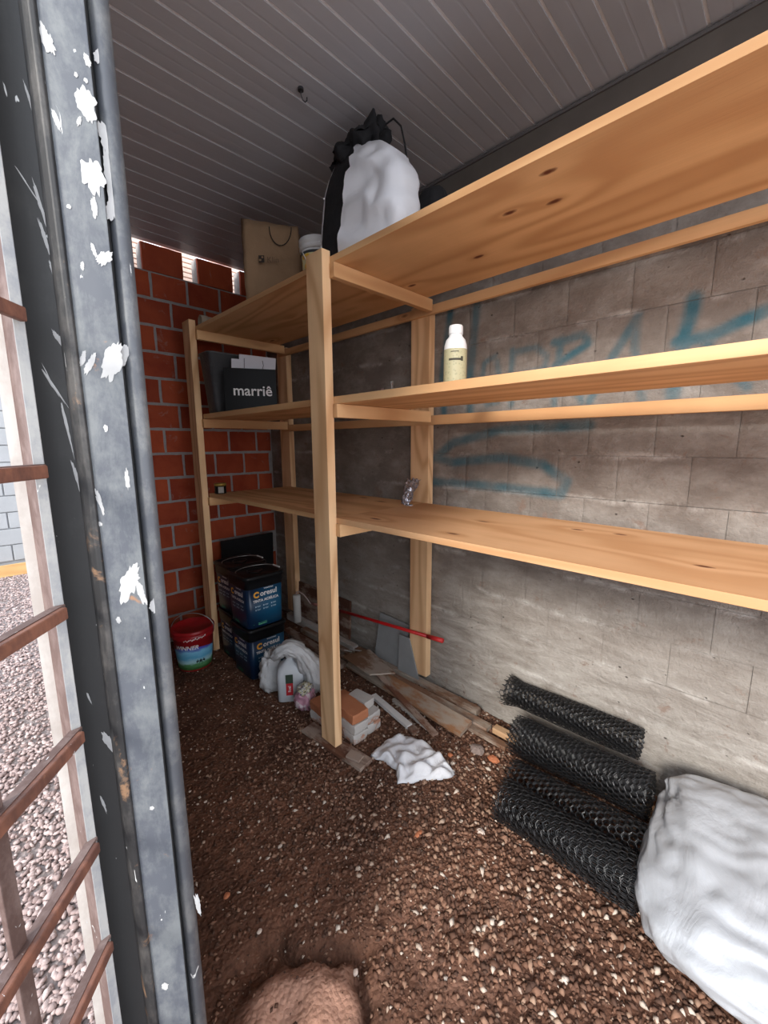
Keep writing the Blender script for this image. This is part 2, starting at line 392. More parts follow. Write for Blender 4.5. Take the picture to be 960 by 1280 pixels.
# outside yard seen through the gate
k = N('yard_gravel_bed', .95); v = k.coord('World'); k.base(k.mix(k.noise(v, 40, 5), (.14, .11, .10), (.36, .30, .285))); k.bump(k.vor(v, 60), .01, .8); YARD = k.m
b = MB(); b.add([(-7, -8, -.03), (.12, -8, -.03), (.12, .8, -.03), (.45, 3.4, -.03), (-7, 3.4, -.03)], [(0, 1, 2, 3, 4)]); b.add([(-7, 3.4, -.03), (8, 3.4, -.03), (8, 9, -.03), (-7, 9, -.03)], [(0, 1, 2, 3)])
yard = tag(b.build('yard_ground', YARD), kind='structure')
P = []; S = []
while len(P) < 15000:
    y = .65+5.85*random.random()**1.35; xr = y*math.tan(math.radians(7.5))
    x = random.uniform(-.25-.06*y, min(xr+.03, .0+.115*y+.05))
    s_ = random.uniform(.007, .0135); P.append((x, y, -.027+random.uniform(0, .006))); S.append(s_)
scatter('yard_gravel', GRAV, yard, np.array(P), np.array(S), .6, tall=True)
k = N('yard_wall_render', .9); v = k.coord('World'); f = k.noise(v, 5, 6, .65)
k.base(k.mix(f, (.30, .31, .32), (.46, .47, .48))); k.bump(f, .01); YW = k.m
yw = tag(MB().box((1.2, 6.62, 1.0), (3.6, .16, 2.06)).build('wall_yard', YW), kind='structure')
for r in range(10):
    for c in range(5):
        x = -.35+.41*c+(r % 2)*.2; MB
        tag(MB().box((x, 6.53, .24+r*.195), (.395, .02, .183)).build('block', YW, yw, bevel=.004))
pk = tag(MB().box((.5, 6.47, .045), (1.9, .03, .14)).build('edging_board', wood('yard_pine', (.85, .55, .25), (.65, .36, .14), 0), bevel=.002), 'orange pine edging board along the foot of the yard wall', 'board')

# left wall running away behind the door frame
b = MB(); b.prism([(.095, .76), (.215, .76), (.56, 3.27), (.44, 3.27)], -.02, CZ-.0)
tag(b.build('wall_left', CONC), kind='structure')

# ceiling: lining boards with pale tongues between them
ceil = tag(MB().box((.965, 1.11, CZ+.0405), (2.03, 4.34, .05)).build('ceiling', SEAM), kind='structure')
PITCH = .1193
pm = MB(); hw = PITCH/2-.0042
prof = [(-hw, 0), (-hw+.0015, -.006), (-.006, -.006), (-.003, -.0056), (.003, -.0056), (.006, -.006), (hw-.0015, -.006), (hw, 0)]
pm.loft([[( -.965, y, z) for y, z in prof], [(.965, y, z) for y, z in prof]])
pm0 = None
for i in range(37):
    y = .482+PITCH*(i-11.5)
    if y > 3.25: break
    if pm0 is None:
        pm0 = pm.build('ceiling_board', PVC, ceil, loc=(.93, y, CZ+.0170)); o = pm0
    else:
        o = pm0.copy(); COL.objects.link(o); o.parent = ceil; o.location = (.93, y, CZ+.0170)
    o.scale.y = 1.
HOOK = plain('dark_metal', (.06, .06, .065), .4, .6)
hk = at(2, CZ, 376, 114)
t = thing('ceiling_hook', 'small dark wire hook hanging from a grey ceiling board', 'hook', hk)
b = MB(); b.tube([(0, 0, .012), (0, 0, -.01), (.01, .004, -.022), (.022, .004, -.024), (.03, .002, -.014), (.028, 0, -.006)], .0022, 6); b.build('hook_wire', HOOK, t, True)
MB().lathe([(.011, .0), (.011, .012)], 12, (0, 0, .001)).build('hook_plate', HOOK, t)
TRIM = plain('dark_ceiling_trim', (.10, .09, .09), .6)
tag(MB().box((WALLX-.008, 1.15, CZ-.006), (.016, 4.2, .012)).build('trim_1', TRIM), kind='structure')

# right wall: cement-smeared hollow blocks on a cast footing, ring beam on top
STROKES = [
 ([(1.382, 2.193), (1.432, 1.862), (1.417, 1.673)], .018, .9), ([(1.221, 2.193), (1.252, 1.858), (1.245, 1.663)], .02, .8),
 ([(1.111, 1.924), (1.168, 1.898), (1.187, 1.783), (1.142, 1.693), (1.084, 1.704), (1.079, 1.788), (1.101, 1.897)], .013, .6),
 ([(1.018, 1.936), (1.021, 1.819), (1.014, 1.684)], .014, .7), ([(1.018, 1.925), (.9, 1.932), (.849, 1.886), (.86, 1.829), (.988, 1.819)], .013, .6),
 ([(.819, 1.94), (.795, 1.935), (.701, 1.952), (.684, 1.93), (.676, 1.909), (.769, 1.861), (.813, 1.837)], .015, .85),
 ([(.788, 1.948), (.798, 1.828), (.803, 1.673)], .013, .7), ([(.788, 1.834), (.682, 1.675)], .013, .6),
 ([(.496, 1.983), (.571, 1.852), (.653, 1.673)], .015, .75), ([(.496, 1.983), (.503, 1.863), (.455, 1.658)], .014, .6),
 ([(.323, 2.006), (.341, 1.874), (.355, 1.677)], .021, .95), ([(-.06, 1.97), (.12, 1.922), (.188, 1.901), (.26, 1.87), (.362, 1.863)], .019, .95), ([(.278, 1.852), (.147, 1.683)], .014, .7),
 ([(.645, 1.575), (.808, 1.571), (1.056, 1.567), (1.353, 1.502), (1.473, 1.421), (1.351, 1.397), (1.05, 1.429), (.835, 1.4), (.727, 1.327), (.745, 1.268), (1.043, 1.28), (1.494, 1.282)], .021, .8)]
def paint(y, z):
    """how much spray paint reaches the wall point (y, z): soft-edged strokes"""
    y = y+.006*noise.noise(Vector((y*9, z*9, 0))); best = 0.
    for pts, wd, st in STROKES:
        for i in range(len(pts)-1):
            ax, ay = pts[i]; bx, by = pts[i+1]; dx, dy = bx-ax, by-ay
            tt = max(0, min(1, ((y-ax)*dx+(z-ay)*dy)/(dx*dx+dy*dy+1e-9)))
            d = math.hypot(y-ax-tt*dx, z-ay-tt*dy)
            if d < wd*2.4:
                e = st*(1-sstep(wd*.45, wd*1.75, d)); best = max(best, e)
    return best*(.8+.35*noise.noise(Vector((y*14, z*14, 5))))
wr = tag(MB().box((WALLX+.085, 1.15, CZ/2), (.16, 4.3, CZ+.1)).build('wall_right', CONC), kind='structure')
HP, ZP, ZB = .247, .185, .52
def wall_block(y0, z0, y1, z1, name='block'):
    zone = y0 < 1.56 and y1 > -.1 and z1 > 1.2 and z0 < 2.24
    nu, nv = (20, 15) if zone else (4, 3)
    jy, jz = random.uniform(-.001, .001), random.uniform(0, .0022); g = .0009
    def P_(u, v_):
        y = y0+g+(y1-y0-2*g)*u; z = z0+g+(z1-z0-2*g)*v_
        e = min(u*(y1-y0), (1-u)*(y1-y0), v_*(z1-z0), (1-v_)*(z1-z0))
        dx = .0015*fbm(y*8, z*8, 2, 2)
        r = .0022*(1-sstep(0, .012, e)) if nu > 4 else (.002 if e < 1e-6 else 0)
        return (WALLX-.0035+jz*.5+dx+r, y, z)
    b = MB(); b.grid(nu, nv, P_)
    b.f = [f[::-1] for f in b.f]
    o = b.build(name, CONC, wr, smooth=True)
    # side skirts reach back into the joint
    if zone:
        vals = [paint(p[1], p[2]) for p in b.v]
        a = o.data.attributes.new('paint', 'FLOAT', 'POINT'); a.data.foreach_set('value', vals)
    return o
r = 0; z = ZB
while z < 2.5:
    y = -1.0-(r % 2)*HP/2+.04
    while y < 3.26:
        wall_block(max(y, -1.0), z, min(y+HP, 3.27), z+ZP); y += HP
    z += ZP; r += 1
ztop = z
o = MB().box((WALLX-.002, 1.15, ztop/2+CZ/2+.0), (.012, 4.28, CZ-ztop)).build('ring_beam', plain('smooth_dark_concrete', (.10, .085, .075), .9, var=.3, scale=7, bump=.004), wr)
# footing with faint formwork boards
z = -.06
for h in (.20, .19, .19):
    y = -1.
    for L in (1.3, 1.65, 1.33):
        def P_(u, v_, y=y, L=L, z=z, h=h):
            e = .002 if (v_ < .001 or v_ > .999) else 0
            return (WALLX-.005+e+.003*fbm((y+L*u)*3, (z+h*v_)*5, 8, 3), y+L*u, z+h*v_)
        bb = MB(); bb.grid(24, 4, P_); bb.f = [f[::-1] for f in bb.f]; bb.build('footing_panel', CONC, wr, True)
        y += L
    z += h

# back wall of red bricks, every brick its own piece
wb = tag(MB().box((1.17, WALLY+.182, 2.672/2), (1.50, .36, 2.672)).build('wall_back', MORT), kind='structure')
bm_ = bmesh.new(); bmesh.ops.create_cube(bm_, size=1.)
BL, BP, BH = .24, .1763, .1763
def brick_mesh(w_, h_, seed):
    rr = random.Random(seed); b = MB(); nuv = (6, 4)
    def P_(u, v_):
        e = min(u, 1-u)*w_; e2 = min(v_, 1-v_)*h_; ed = min(e, e2)
        x = (u-.5)*w_+rr.uniform(-.0016, .0016); z = (v_-.5)*h_+rr.uniform(-.0016, .0016)
        return (x, -.008+(.004 if ed < 1e-6 else 0)+rr.uniform(-.0008, .0008), z)
    b.grid(nuv[0], nuv[1], P_); n0 = len(b.v); nu, nv = nuv
    ring = [i for i in range(nu+1)]+[(j+1)*(nu+1)-1 for j in range(1, nv+1)]+[nv*(nu+1)+i for i in range(nu-1, -1, -1)]+[j*(nu+1) for j in range(nv-1, 0, -1)]
    for i in ring: b.v.append((b.v[i][0], .02, b.v[i][2]))
    m_ = len(ring)
    for q in range(m_): b.f.append((ring[q], n0+q, n0+(q+1) % m_, ring[(q+1) % m_]))
    me = bpy.data.meshes.new('brick'); me.from_pydata(b.v, [], b.f); me.update(); me.materials.append(BRK); return me
FULL = [brick_mesh(.221, .157, s) for s in range(6)]
def put_brick(x, z, me): 
    o = bpy.data.objects.new('brick', me); COL.objects.link(o); o.parent = wb; o.location = (x, WALLY+random.uniform(-.001, .003), z)
    o.rotation_euler.y = random.uniform(-.006, .006); return o
ztab = 2.672
rows = 0
zr = ztab-BP
while zr > -.1:
    off = .013 if rows % 2 else .135
    x = .42+off-.24
    while x < 1.9:
        a, c = max(x, .47), min(x+BL, 1.895)
        if c-a > .03:
            if c-a > BL-.002: put_brick((a+c)/2, zr+BP/2, random.choice(FULL))
            else: put_brick((a+c)/2, zr+BP/2, brick_mesh(c-a-.019, .157, rows))
        x += BL
    zr -= BP; rows += 1
TOPB = brick_mesh(.262, .173, 77)
solid_m = MB()
for xc in (.755, 1.125, 1.495, 1.79):
    me = TOPB if xc < 1.7 else brick_mesh(.19, .173, 5)
    put_brick(xc, ztab+.0885, me)
    MB().box((xc, WALLY+.065, ztab+.0885), (.262 if xc < 1.7 else .19, .09, .178)).build('brick_core', MORT, wb)
# pale ribbed blocks that stand in the gaps of the top course, open to the sky behind
for xc in (.94, 1.31, 1.67):
    t = thing('vent_block', {.94: 'pale ribbed clay block in the gap beside the steel door frame', 1.31: 'pale ribbed clay block in the middle gap under the ceiling', 1.67: 'pale ribbed clay block in the gap behind the kraft bag'}[xc], 'block', (xc+.03, WALLY+.23, ztab), group='pale blocks in the top course')
    MB().box((0, .045, .16), (.23, .06, .32)).build('core', PALEB, t)
    for q in range(9): MB().box((0, .007, .016+q*.035), (.23, .02, .029)).build('rib', PALEB, t, bevel=.003, seg=1)

# ---------------------------------------------------------------- SHELVING
SX = 1.16
rack = thing('shelving_unit', 'long pine shelving of three levels along the block wall', 'shelving', (0, 0, 0))
# frames: front post on the aisle, back post on the wall, crossbars on the camera side
def frame(y0, zf=2.285, base=.02):
    w_ = .112
    MB().box((SX-.0225, y0+w_/2, (zf+base)/2), (.043, w_, zf-base)).build('post', WZ, rack, bevel=.002)
    MB().box((1.865, y0+.03+w_/2, (2.24+.075)/2), (.046, w_+.02, 2.24-.075)).build('post', WZ, rack, bevel=.002)
    for zt, xe in ((2.236, 1.80), (1.672, 1.80), (1.142, 1.80)):
        h = .058
        MB().box(((SX-.008+xe)/2, y0-.016, zt-h/2), (xe-SX+.008, .03, h)).build('crossbar', WX, rack, bevel=.002)
frame(1.458); frame(2.875, 2.30, .01); frame(-.62)
# shelf boards
TH = .027
for (ya, yb) in ((-.75, 1.47), (1.473, 2.99)):
    d_ = 0 if ya < 0 else .0
    MB().box(((SX-.004+1.765)/2, (ya+yb)/2, 2.2375+.0125), (1.765-SX+.004, yb-ya, .025)).build('shelf_board', WTOP if ya < 0 else WY, rack, bevel=.0015)
for (ya, yb) in ((-.75, 1.478), (1.4785, 2.86)):
    MB().box(((SX+1.63)/2, (ya+yb)/2, 1.6735+.0155), (1.63-SX, yb-ya, .031)).build('shelf_board', WY, rack, bevel=.0015)
    MB().box(((SX+1.805)/2, (ya+yb)/2, 1.1435+.0125), (1.805-SX, yb-ya, .025)).build('shelf_board', WLOW if ya < 0 else WY, rack, bevel=.0015)
for zc, h in ((2.197, .044), (1.627, .050)):
    MB().box((1.831, 1.1, zc), (.022, 3.75, h)).build('rail', WY, rack, bevel=.002)

# ---------------------------------------------------------------- STEEL DOOR FRAME AND OPEN GATE (close to the camera, left)
def PZ(az, r): a = math.radians(az); return (r*math.sin(a), r*math.cos(a))
df = thing('steel_door_frame', 'blue-grey steel door frame with chipped white paint at the left of the picture', 'door frame', (.14, .70, 0))
def inframe(poly): return [(x-.14, y-.70) for x, y in poly]
ZT, ZBm = 2.83, -.03
MB().prism(inframe([PZ(5.6, .745), PZ(8.75, .728), PZ(8.75, .738), PZ(5.6, .755)]), ZBm, ZT).build('side_plate', STD, df)
er = [PZ(8.62, .742), PZ(8.62, .724), PZ(8.9, .709), PZ(9.4, .701), PZ(9.85, .700), PZ(10.05, .704), PZ(10.05, .742)]
MB().prism(inframe(er), ZBm, ZT).build('rolled_edge', mk_steel('worn_grey_steel_edge', (.020, .020, .021), (.075, .07, .066), (.24, .14, .08), .56, .62), df, smooth=False, bevel=.0012)
MB().prism(inframe([PZ(10.0, .704), PZ(13.95, .690), PZ(13.95, .698), PZ(10.0, .712)]), ZBm, ZT).build('face_plate', STB, df, bevel=.001)
MB().prism(inframe([PZ(13.9, .692), PZ(14.35, .715), PZ(14.35, .725), PZ(13.9, .70)]), ZBm, ZT).build('groove', STD, df)
c_ = PZ(15.13, .708); tr = .0118
MB().prism(inframe([(c_[0]+tr*math.cos(2*PI*i/20), c_[1]+tr*1.2*math.sin(2*PI*i/20)) for i in range(20)]), ZBm, ZT).build('tube', mk_steel('grey_painted_tube', (.085, .092, .105), (.18, .185, .185), (.30, .17, .1), .55, .66), df, smooth=True)
MB().prism(inframe([PZ(14.2, .725), PZ(15.95, .735), PZ(15.2, .79), PZ(9, .79), PZ(7.5, .765)]), ZBm, ZT).build('back_web', STD, df)
# paint splashes: thin dried blobs on the plates, at the places the photograph shows them
pa, pb = Vector((*PZ(10.0, .704), 0)), Vector((*PZ(13.95, .690), 0))
def onplane(p, q, off, x, y):
    d = CR*((x-480)/FPX)+CD*((y-640)/FPX)+CF; n_ = (q-p).cross(Vector((0, 0, 1))); n_.normalize()
    if n_.dot(CAM-p) < 0: n_ = -n_
    t_ = ((p+n_*off)-CAM).dot(n_)/d.dot(n_); return CAM+d*t_, n_, (q-p).normalized()
def splash(mb, p, q, x, y, w_, h_, off=.0006, seed=0, lean=0.):
    c, n_, ax = onplane(p, q, off, x, y); rr = random.Random(seed); e = CF.dot(c-CAM)/FPX
    pts = []; K = 40
    for i in range(K):
        a = 2*PI*i/K; r = 1+.30*noise.noise(Vector((math.cos(a)*1.3+seed*3.1, math.sin(a)*1.3, seed)))+.30*noise.noise(Vector((math.cos(a)*4+seed, math.sin(a)*4, seed*1.7)))+.10*rr.uniform(-1, 1)
        lx = math.cos(a)*w_*.5*r; lz = math.sin(a)*h_*.5*r*(1.15 if a > PI else 1.)
        pts.append(c+ax*(lx+lean*lz)*e+Vector((0, 0, 1))*lz*e)
    o_ = Vector((.14, .70, 0)); ct = c+n_*.0004
    mb.add([ct-o_]+[v_-o_ for v_ in pts], [(0, i+1, (i+1) % K+1) for i in range(K)])
sp = MB(); sd_ = 1
for (x, y, w_, h_, ln) in ((57, 47, 13, 30, -.3), (108, 129, 22, 34, -.1), (116, 218, 26, 38, 0), (130, 322, 15, 16, .4), (141, 450, 20, 44, .3), (125, 655, 6, 5, 0), (162, 727, 20, 42, .35), (176, 740, 8, 28, -.2),
    (109, 75, 7, 14, -.2), (70, 149, 6, 20, -.2), (118, 258, 7, 22, 0), (104, 447, 6, 18, .3), (113, 454, 8, 24, .5), (117, 312, 5, 14, -.2), (132, 535, 5, 8, 0), (103, 332, 4, 9, .1), (95, 93, 4, 5, 0), (107, 100, 5, 5, 0), (99, 151, 5, 10, .3), (124, 625, 5, 30, -.2), (86, 258, 5, 5, 0), (159, 598, 5, 24, 0), (148, 775, 5, 8, 0), (206, 1233, 8, 10, 0), (190, 1010, 5, 5, 0)):
    sd_ += 1; splash(sp, pa, pb, x, y, w_, h_, seed=sd_, lean=ln)
ta, tb = Vector((*PZ(14.4, .697), 0)), Vector((*PZ(15.9, .697), 0))
for (x, y, w_, h_, ln) in ((133, 172, 15, 34, -.2), (137, 225, 9, 70, -.05), (139, 260, 12, 24, .2), (122, 70, 8, 14, .2), (138, 128, 6, 12, 0), (160, 330, 5, 22, -.1), (156, 443, 10, 24, .2), (180, 545, 5, 8, 0), (193, 757, 10, 18, 0), (247, 1130, 5, 30, -.1), (244, 1225, 5, 24, -.1)):
    sd_ += 1; splash(sp, ta, tb, x, y, w_, h_, seed=sd_, lean=ln, off=.001)
ea, eb = Vector((*PZ(6.45, .742), 0)), Vector((*PZ(8.75, .728), 0))
for (x, y, w_, h_, ln) in ((38, 128, 3, 40, -.2), (50, 255, 4, 50, -.18), (55, 295, 4, 40, -.2), (27, 220, 2, 60, -.55), (45, 440, 3, 50, -.35), (58, 470, 4, 60, -.5), (66, 340, 3, 26, -.15), (72, 300, 9, 20, -.2), (84, 535, 3, 60, -.1), (97, 600, 4, 50, -.15), (74, 425, 6, 22, -.5), (137, 928, 9, 30, -.35), (110, 870, 3, 18, -.2), (118, 720, 3, 14, 0), (127, 1000, 4, 30, -.2)):
    sd_ += 1; splash(sp, ea, eb, x, y, w_, h_, seed=sd_, lean=ln, off=.0012)
tag(sp.build('paint_splashes', WPAINT, df), kind='stuff')

G0 = Vector((*PZ(5.35, .70), 0)); GD = Vector((-math.sin(math.radians(39.5)), -math.cos(math.radians(39.5)), 0)); GN = Vector((-GD.y, GD.x, 0))
if GN.dot(-G0) < 0: GN = -GN
gt = thing('grid_gate', 'open steel gate leaf with rusty brown bars over the gravel yard', 'gate', G0)
def ing(poly): return [(x-G0.x, y-G0.y) for x, y in poly]
MB().prism(ing([PZ(4.95, .700), PZ(5.9, .702), PZ(5.9, .706), PZ(4.95, .704)]), .02, 2.7).build('stile', STG, gt, bevel=.0008)
MB().prism(ing([PZ(4.15, .742), PZ(4.99, .701), PZ(5.05, .704), PZ(4.22, .745)]), .02, 2.7).build('stile_web', RUSTD, gt)
MB().prism(ing([PZ(3.2, .741), PZ(4.22, .742), PZ(4.22, .745), PZ(3.2, .744)]), .02, 2.7).build('stile_flange', STW, gt)
for i, zc in enumerate((1.664, 1.473, 1.280, 1.092, .905, .722, .53, .33)):
    b = MB(); R_ = Matrix.Rotation(math.atan2(GD.y, GD.x), 3, 'Z')
    b.box(GD*.238+GN*.009+Vector((0, 0, zc-.006)), (.47, .010, .017), R_)
    bar = b.build('bar', RUST, gt, bevel=.002)
    MB().box(GD*.225+GN*.000+Vector((0, 0, zc+.001)), (.46, .012, .005), R_).build('rear_flange', RUSTD, bar)
for t_ in (.138, .29, .44):
    c0 = GD*t_-GN*.004; R_ = Matrix.Rotation(math.atan2(GD.y, GD.x), 3, 'Z')
    MB().box(c0+Vector((0, 0, 1.2)), (.021, .006, 2.35), R_).build('upright', RUSTD, gt, bevel=.001)

# ---------------------------------------------------------------- MATERIALS OF THE LOOSE THINGS
WHITE = plain('white_plastic', (.78, .79, .80), .4, var=.04)
BLACKF = plain('black_cloth', (.012, .012, .014), .9, var=.5, scale=60, bump=.004)
BLACKP = plain('black_plastic', (.009, .0095, .011), .38, var=.2, spec=.25)
KRAFT = plain('kraft_paper', (.32, .205, .12), .85, var=.22, scale=7, bump=.03)
WIRE = plain('grey_wire', (.45, .45, .45), .35, .8)
def mk_raffia():
    k = N('white_woven_plastic', .38, spec=.5); v = k.coord(); f = k.noise(v, 9, 3, .5, .6)
    k.base(k.mix(f, (.80, .83, .90), (.88, .90, .94))); k.bump(f, .012, .55); return k.m
RAF = mk_raffia()
def mk_film(name, c, tr=.25, rough=.28, bump=.01, sc=(9, 9, 3)):
    k = N(name, rough, spec=.6); v = k.coord(); a = k.noise(k.map(v, sc), 1, 5, .6, 1.6); bb = k.noise(v, 30, 4, .6, 1.)
    k.base(k.mix(a, tuple(x*.86 for x in c), c)); k.bump(k.math('ADD', a, k.math('MULTIPLY', bb, .15)), bump, .5)
    k.b.inputs['Subsurface Weight'].default_value = tr; k.b.inputs['Subsurface Radius'].default_value = (.03, .03, .03); k.b.inputs['Subsurface Scale'].default_value = .5
    return k.m

# ---------------------------------------------------------------- TOP SHELF THINGS
ZS = 2.2635
t = thing('drawstring_bag', 'white woven bag with a black side band and black drawstring top', 'bag', (1.27, 1.36, ZS))
LEV = [(0., 1.19, 1.32, 1.15, 1.585), (.03, 1.185, 1.335, 1.125, 1.60), (.12, 1.19, 1.35, 1.105, 1.60), (.20, 1.20, 1.36, 1.12, 1.60), (.28, 1.21, 1.365, 1.16, 1.595), (.35, 1.23, 1.37, 1.22, 1.585), (.41, 1.26, 1.38, 1.29, 1.57), (.445, 1.28, 1.38, 1.36, 1.55), (.465, 1.30, 1.37, 1.42, 1.53)]
NR = 120; rings = []; LZ = [l[0] for l in LEV]
HH = list(np.linspace(0, .465, 30))
for i, h in enumerate(HH):
    xa, xb, ya, yb = (float(np.interp(h, LZ, [l[q] for l in LEV])) for q in (1, 2, 3, 4))
    R_ = []
    for j in range(NR):
        a = 2*PI*(j/NR-.026*(1-h/.465)); cx, cy = math.cos(a), math.sin(a); e = .5
        px = math.copysign(abs(cx)**e, cx); py = math.copysign(abs(cy)**e, cy)
        x = (xa+xb)/2+(xb-xa)/2*px; y = (ya+yb)/2+(yb-ya)/2*py
        q = abs(noise.noise(Vector((y*7+h*4, h*6-y*3, 3.))))-.25; q2 = abs(noise.noise(Vector((y*12-h*9, h*11, 8.)))); sm = sstep(1.50, 1.40, y) if False else 1-sstep(1.38, 1.46, y)
        cr = (-.062*q+.022*q2)*min(1, h*12)*min(1, (.47-h)*14+.2)*(.25+.75*sm)
        R_.append(Vector((x-1.27+cr*cx, y-1.36+cr*cy*.6, h)))
    rings.append(R_)
b = MB(); b.loft(rings); white, band = [], []
for q, f in enumerate(b.f):
    row, j = divmod(q, NR); a = (j+.5)/NR
    lo, hi = .40, .508
    (band if (row < len(HH)-1 and lo < a < hi-.0) else white).append(f)
wb_ = MB(); wb_.v = b.v; wb_.f = white; body = wb_.build('body', RAF, t, True)
used = sorted({i for f in band for i in f}); mp = {o_: n_ for n_, o_ in enumerate(used)}
bb_ = MB(); bb_.v = [b.v[i] for i in used]; bb_.f = [tuple(mp[i] for i in f) for f in band]; bb_.build('side_band', BLACKF, t, True)
used = sorted({i for f in white for i in f}); mp = {o_: n_ for n_, o_ in enumerate(used)}
b = MB()
def ruff(u, v_):
    a = 2*PI*u; ph = 2*PI*v_; R1 = .105+.012*math.sin(5*a); r1 = .036+.012*math.sin(9*a+2*math.sin(ph))+.018*fbm(math.cos(a)*4, math.sin(a)*4, ph, 3)
    return (.055+(R1*.5+r1*math.cos(ph))*math.cos(a), .10+(R1+r1*math.cos(ph))*math.sin(a)*1.05, .450+r1*math.sin(ph)*1.1-.035*math.sin(a-.3))
b.grid(90, 24, ruff); b.build('drawstring_top', BLACKF, t, True)
b = MB()
def ruff2(u, v_):
    a = 2*PI*u; z = v_; R1 = .10+.016*math.sin(7*a+z*3)
    return (.055+R1*.62*math.cos(a), .115+R1*1.05*math.sin(a), .36+.115*z)
b.grid(70, 4, ruff2); b.build('drawstring_collar', BLACKF, t, True)
b = MB(); b.tube([(.05, -.02, .44), (.05, -.06, .475), (.05, -.11, .475), (.05, -.15, .43), (.05, -.17, .36), (.06, -.175, .29), (.07, -.17, .24)], .0035, 8); b.build('cord', BLACKF, t, True)
for (yy, zz) in ((.185, .045), (.178, .065), (.192, .09), (.15, .24)):
    b = MB(); b.lathe([(.0045, 0), (.003, .003)], 10); b.v = [(-.094-q[2], yy+q[0], zz+q[1]) for q in b.v]; b.build('rivet', WHITE, t)
b = MB(); rg = []
for h, rx, ry in ((0, .05, .08), (.03, .065, .10), (.10, .07, .10), (.2, .055, .08), (.26, .03, .05)):
    rg.append([Vector((rx*math.cos(2*PI*j/24)*(1+.15*math.sin(j*1.9)), ry*math.sin(2*PI*j/24)*(1+.12*math.sin(j*2.7)), h)) for j in range(24)])
b.loft(rg); o = b.build('bundle', BLACKF, None, True, loc=(1.46, 1.17, ZS), sub=1)
tag(o, 'dark cloth bundle tucked behind the white drawstring bag', 'cloth')

# kraft paper carrier bag
t = thing('paper_bag', 'brown kraft paper carrier bag with black cord handle and small square logo', 'bag', (1.325, 2.15, ZS), rotz=math.atan2(-.21, .21)+.05)
W_, D_, H_ = .30, .15, .40; b = MB(); rg = []
for h in np.linspace(0, 1, 11):
    pinch = 1-.55*sstep(.35, 1, h); hw_ = W_/2*(1+.0*h); ring = []
    n1 = 14
    for j in range(n1): u = j/n1; ring.append((-hw_+2*hw_*u, -D_/2*pinch))
    for j in range(6): u = j/6; ring.append((hw_-.035*sstep(.3, 1, h)*math.sin(PI*u), -D_/2*pinch+D_*pinch*u))
    for j in range(n1): u = j/n1; ring.append((hw_-2*hw_*u, D_/2*pinch))
    for j in range(6): u = j/6; ring.append((-hw_+.035*sstep(.3, 1, h)*math.sin(PI*u), D_/2*pinch-D_*pinch*u))
    rg.append([Vector((x-.012*h, y+.022*fbm(x*9, h*5, y*5, 4)+.012*math.sin(h*5)*(y < 0), h*H_+(-.02*(x/.15) if h > .95 else 0))) for x, y in ring])
b.loft(rg, cap=False); b.build('paper', KRAFT, t, True, solid=.0012)
b = MB(); b.tube([(.015+.058*math.cos(a)+.03, -.052-.012*abs(math.sin(a)), .375+.095*math.sin(a)*(1 if math.sin(a) < 0 else .05)) for a in np.linspace(PI, 2*PI, 16)], .0024, 6)
b.build('cord_handle', BLACKF, t, True)
KP = plain('dark_print', (.04, .03, .025), .8)
b = MB(); b.box((-.055, -.0835, .205), (.030, .0008, .034)); lg = b.build('logo', KP, t)
b = MB(); b.box((-.062, -.0843, .199), (.012, .0006, .010)); b.box((-.050, -.0843, .213), (.010, .0006, .008)); b.build('logo_mark', KRAFT, lg)
text('Klin', .040, plain('faint_print', (.16, .10, .06), .8), t, lambda x, y: (x+.005, -.0845, .200+y))

# small paint pot
t = thing('paint_pot', 'small white plastic pot with yellow fruit label between kraft bag and white bag', 'pot', (1.36, 1.81, ZS))
b = MB(); b.lathe([(.066, 0), (.07, .004), (.080, .17), (.0805, .175)], 40); b.build('pot_body', WHITE, t, True)
b = MB(); b.lathe([(.083, .172), (.089, .176), (.089, .186), (.084, .190), (.084, .196), (.091, .200), (.091, .222), (.086, .226), (.0, .226)], 40); b.build('lid', WHITE, t, True)
YL = N('yellow_fruit_label', .5); v = YL.coord(); f = YL.vor(YL.map(v, (1, 1, 1)), 26); YL.base(YL.mix(YL.ramp(f, [(.3, 0.), (.5, 1.)]), (.85, .50, .04), (.78, .72, .42)))
b = MB()
def lab(u, v_): a = math.radians(150+190*u); z = .03+.125*v_; r = .0705+.0595*z/.98*1.0+.0008; r = .07+(z-.004)*.0602+.0012; return (r*math.cos(a), r*math.sin(a), z)
b.grid(24, 3, lab); b.build('label', YL.m, t, True)
b = MB(); b.grid(24, 1, lambda u, v_: (lambda a, z: ((.07+(z-.004)*.0602+.0016)*math.cos(a), (.07+(z-.004)*.0602+.0016)*math.sin(a), z))(math.radians(150+190*u), .15+.012*v_)); b.build('label_band', plain('dark_grey_print', (.05, .06, .07)), t, True)
b = MB(); b.tube([(.084*math.cos(a), .084*math.sin(a), .165-.12*max(0, math.sin((a-PI*.95)/(PI*.9)*PI))) for a in np.linspace(PI*.95, PI*1.85, 20)], .0028, 6); b.build('bail_handle', WHITE, t, True)

# pipe stub
t = thing('plastic_pipe', 'short cream plastic pipe lying at the far end of the top shelf', 'pipe', (1.20, 2.90, ZS+.042), rotz=-.06)
CREAM = plain('cream_plastic', (.55, .47, .36), .5)
b = MB(); R_ = [[Vector((x, r*math.cos(2*PI*j/28), r*math.sin(2*PI*j/28))) for j in range(28)] for x, r in ((0, .036), (0, .041), (.045, .0415), (.048, .038), (.36, .038), (.36, .034), (.01, .034))]
b.loft(R_, cap=False); b.build('pipe_wall', CREAM, t, True, bevel=0)

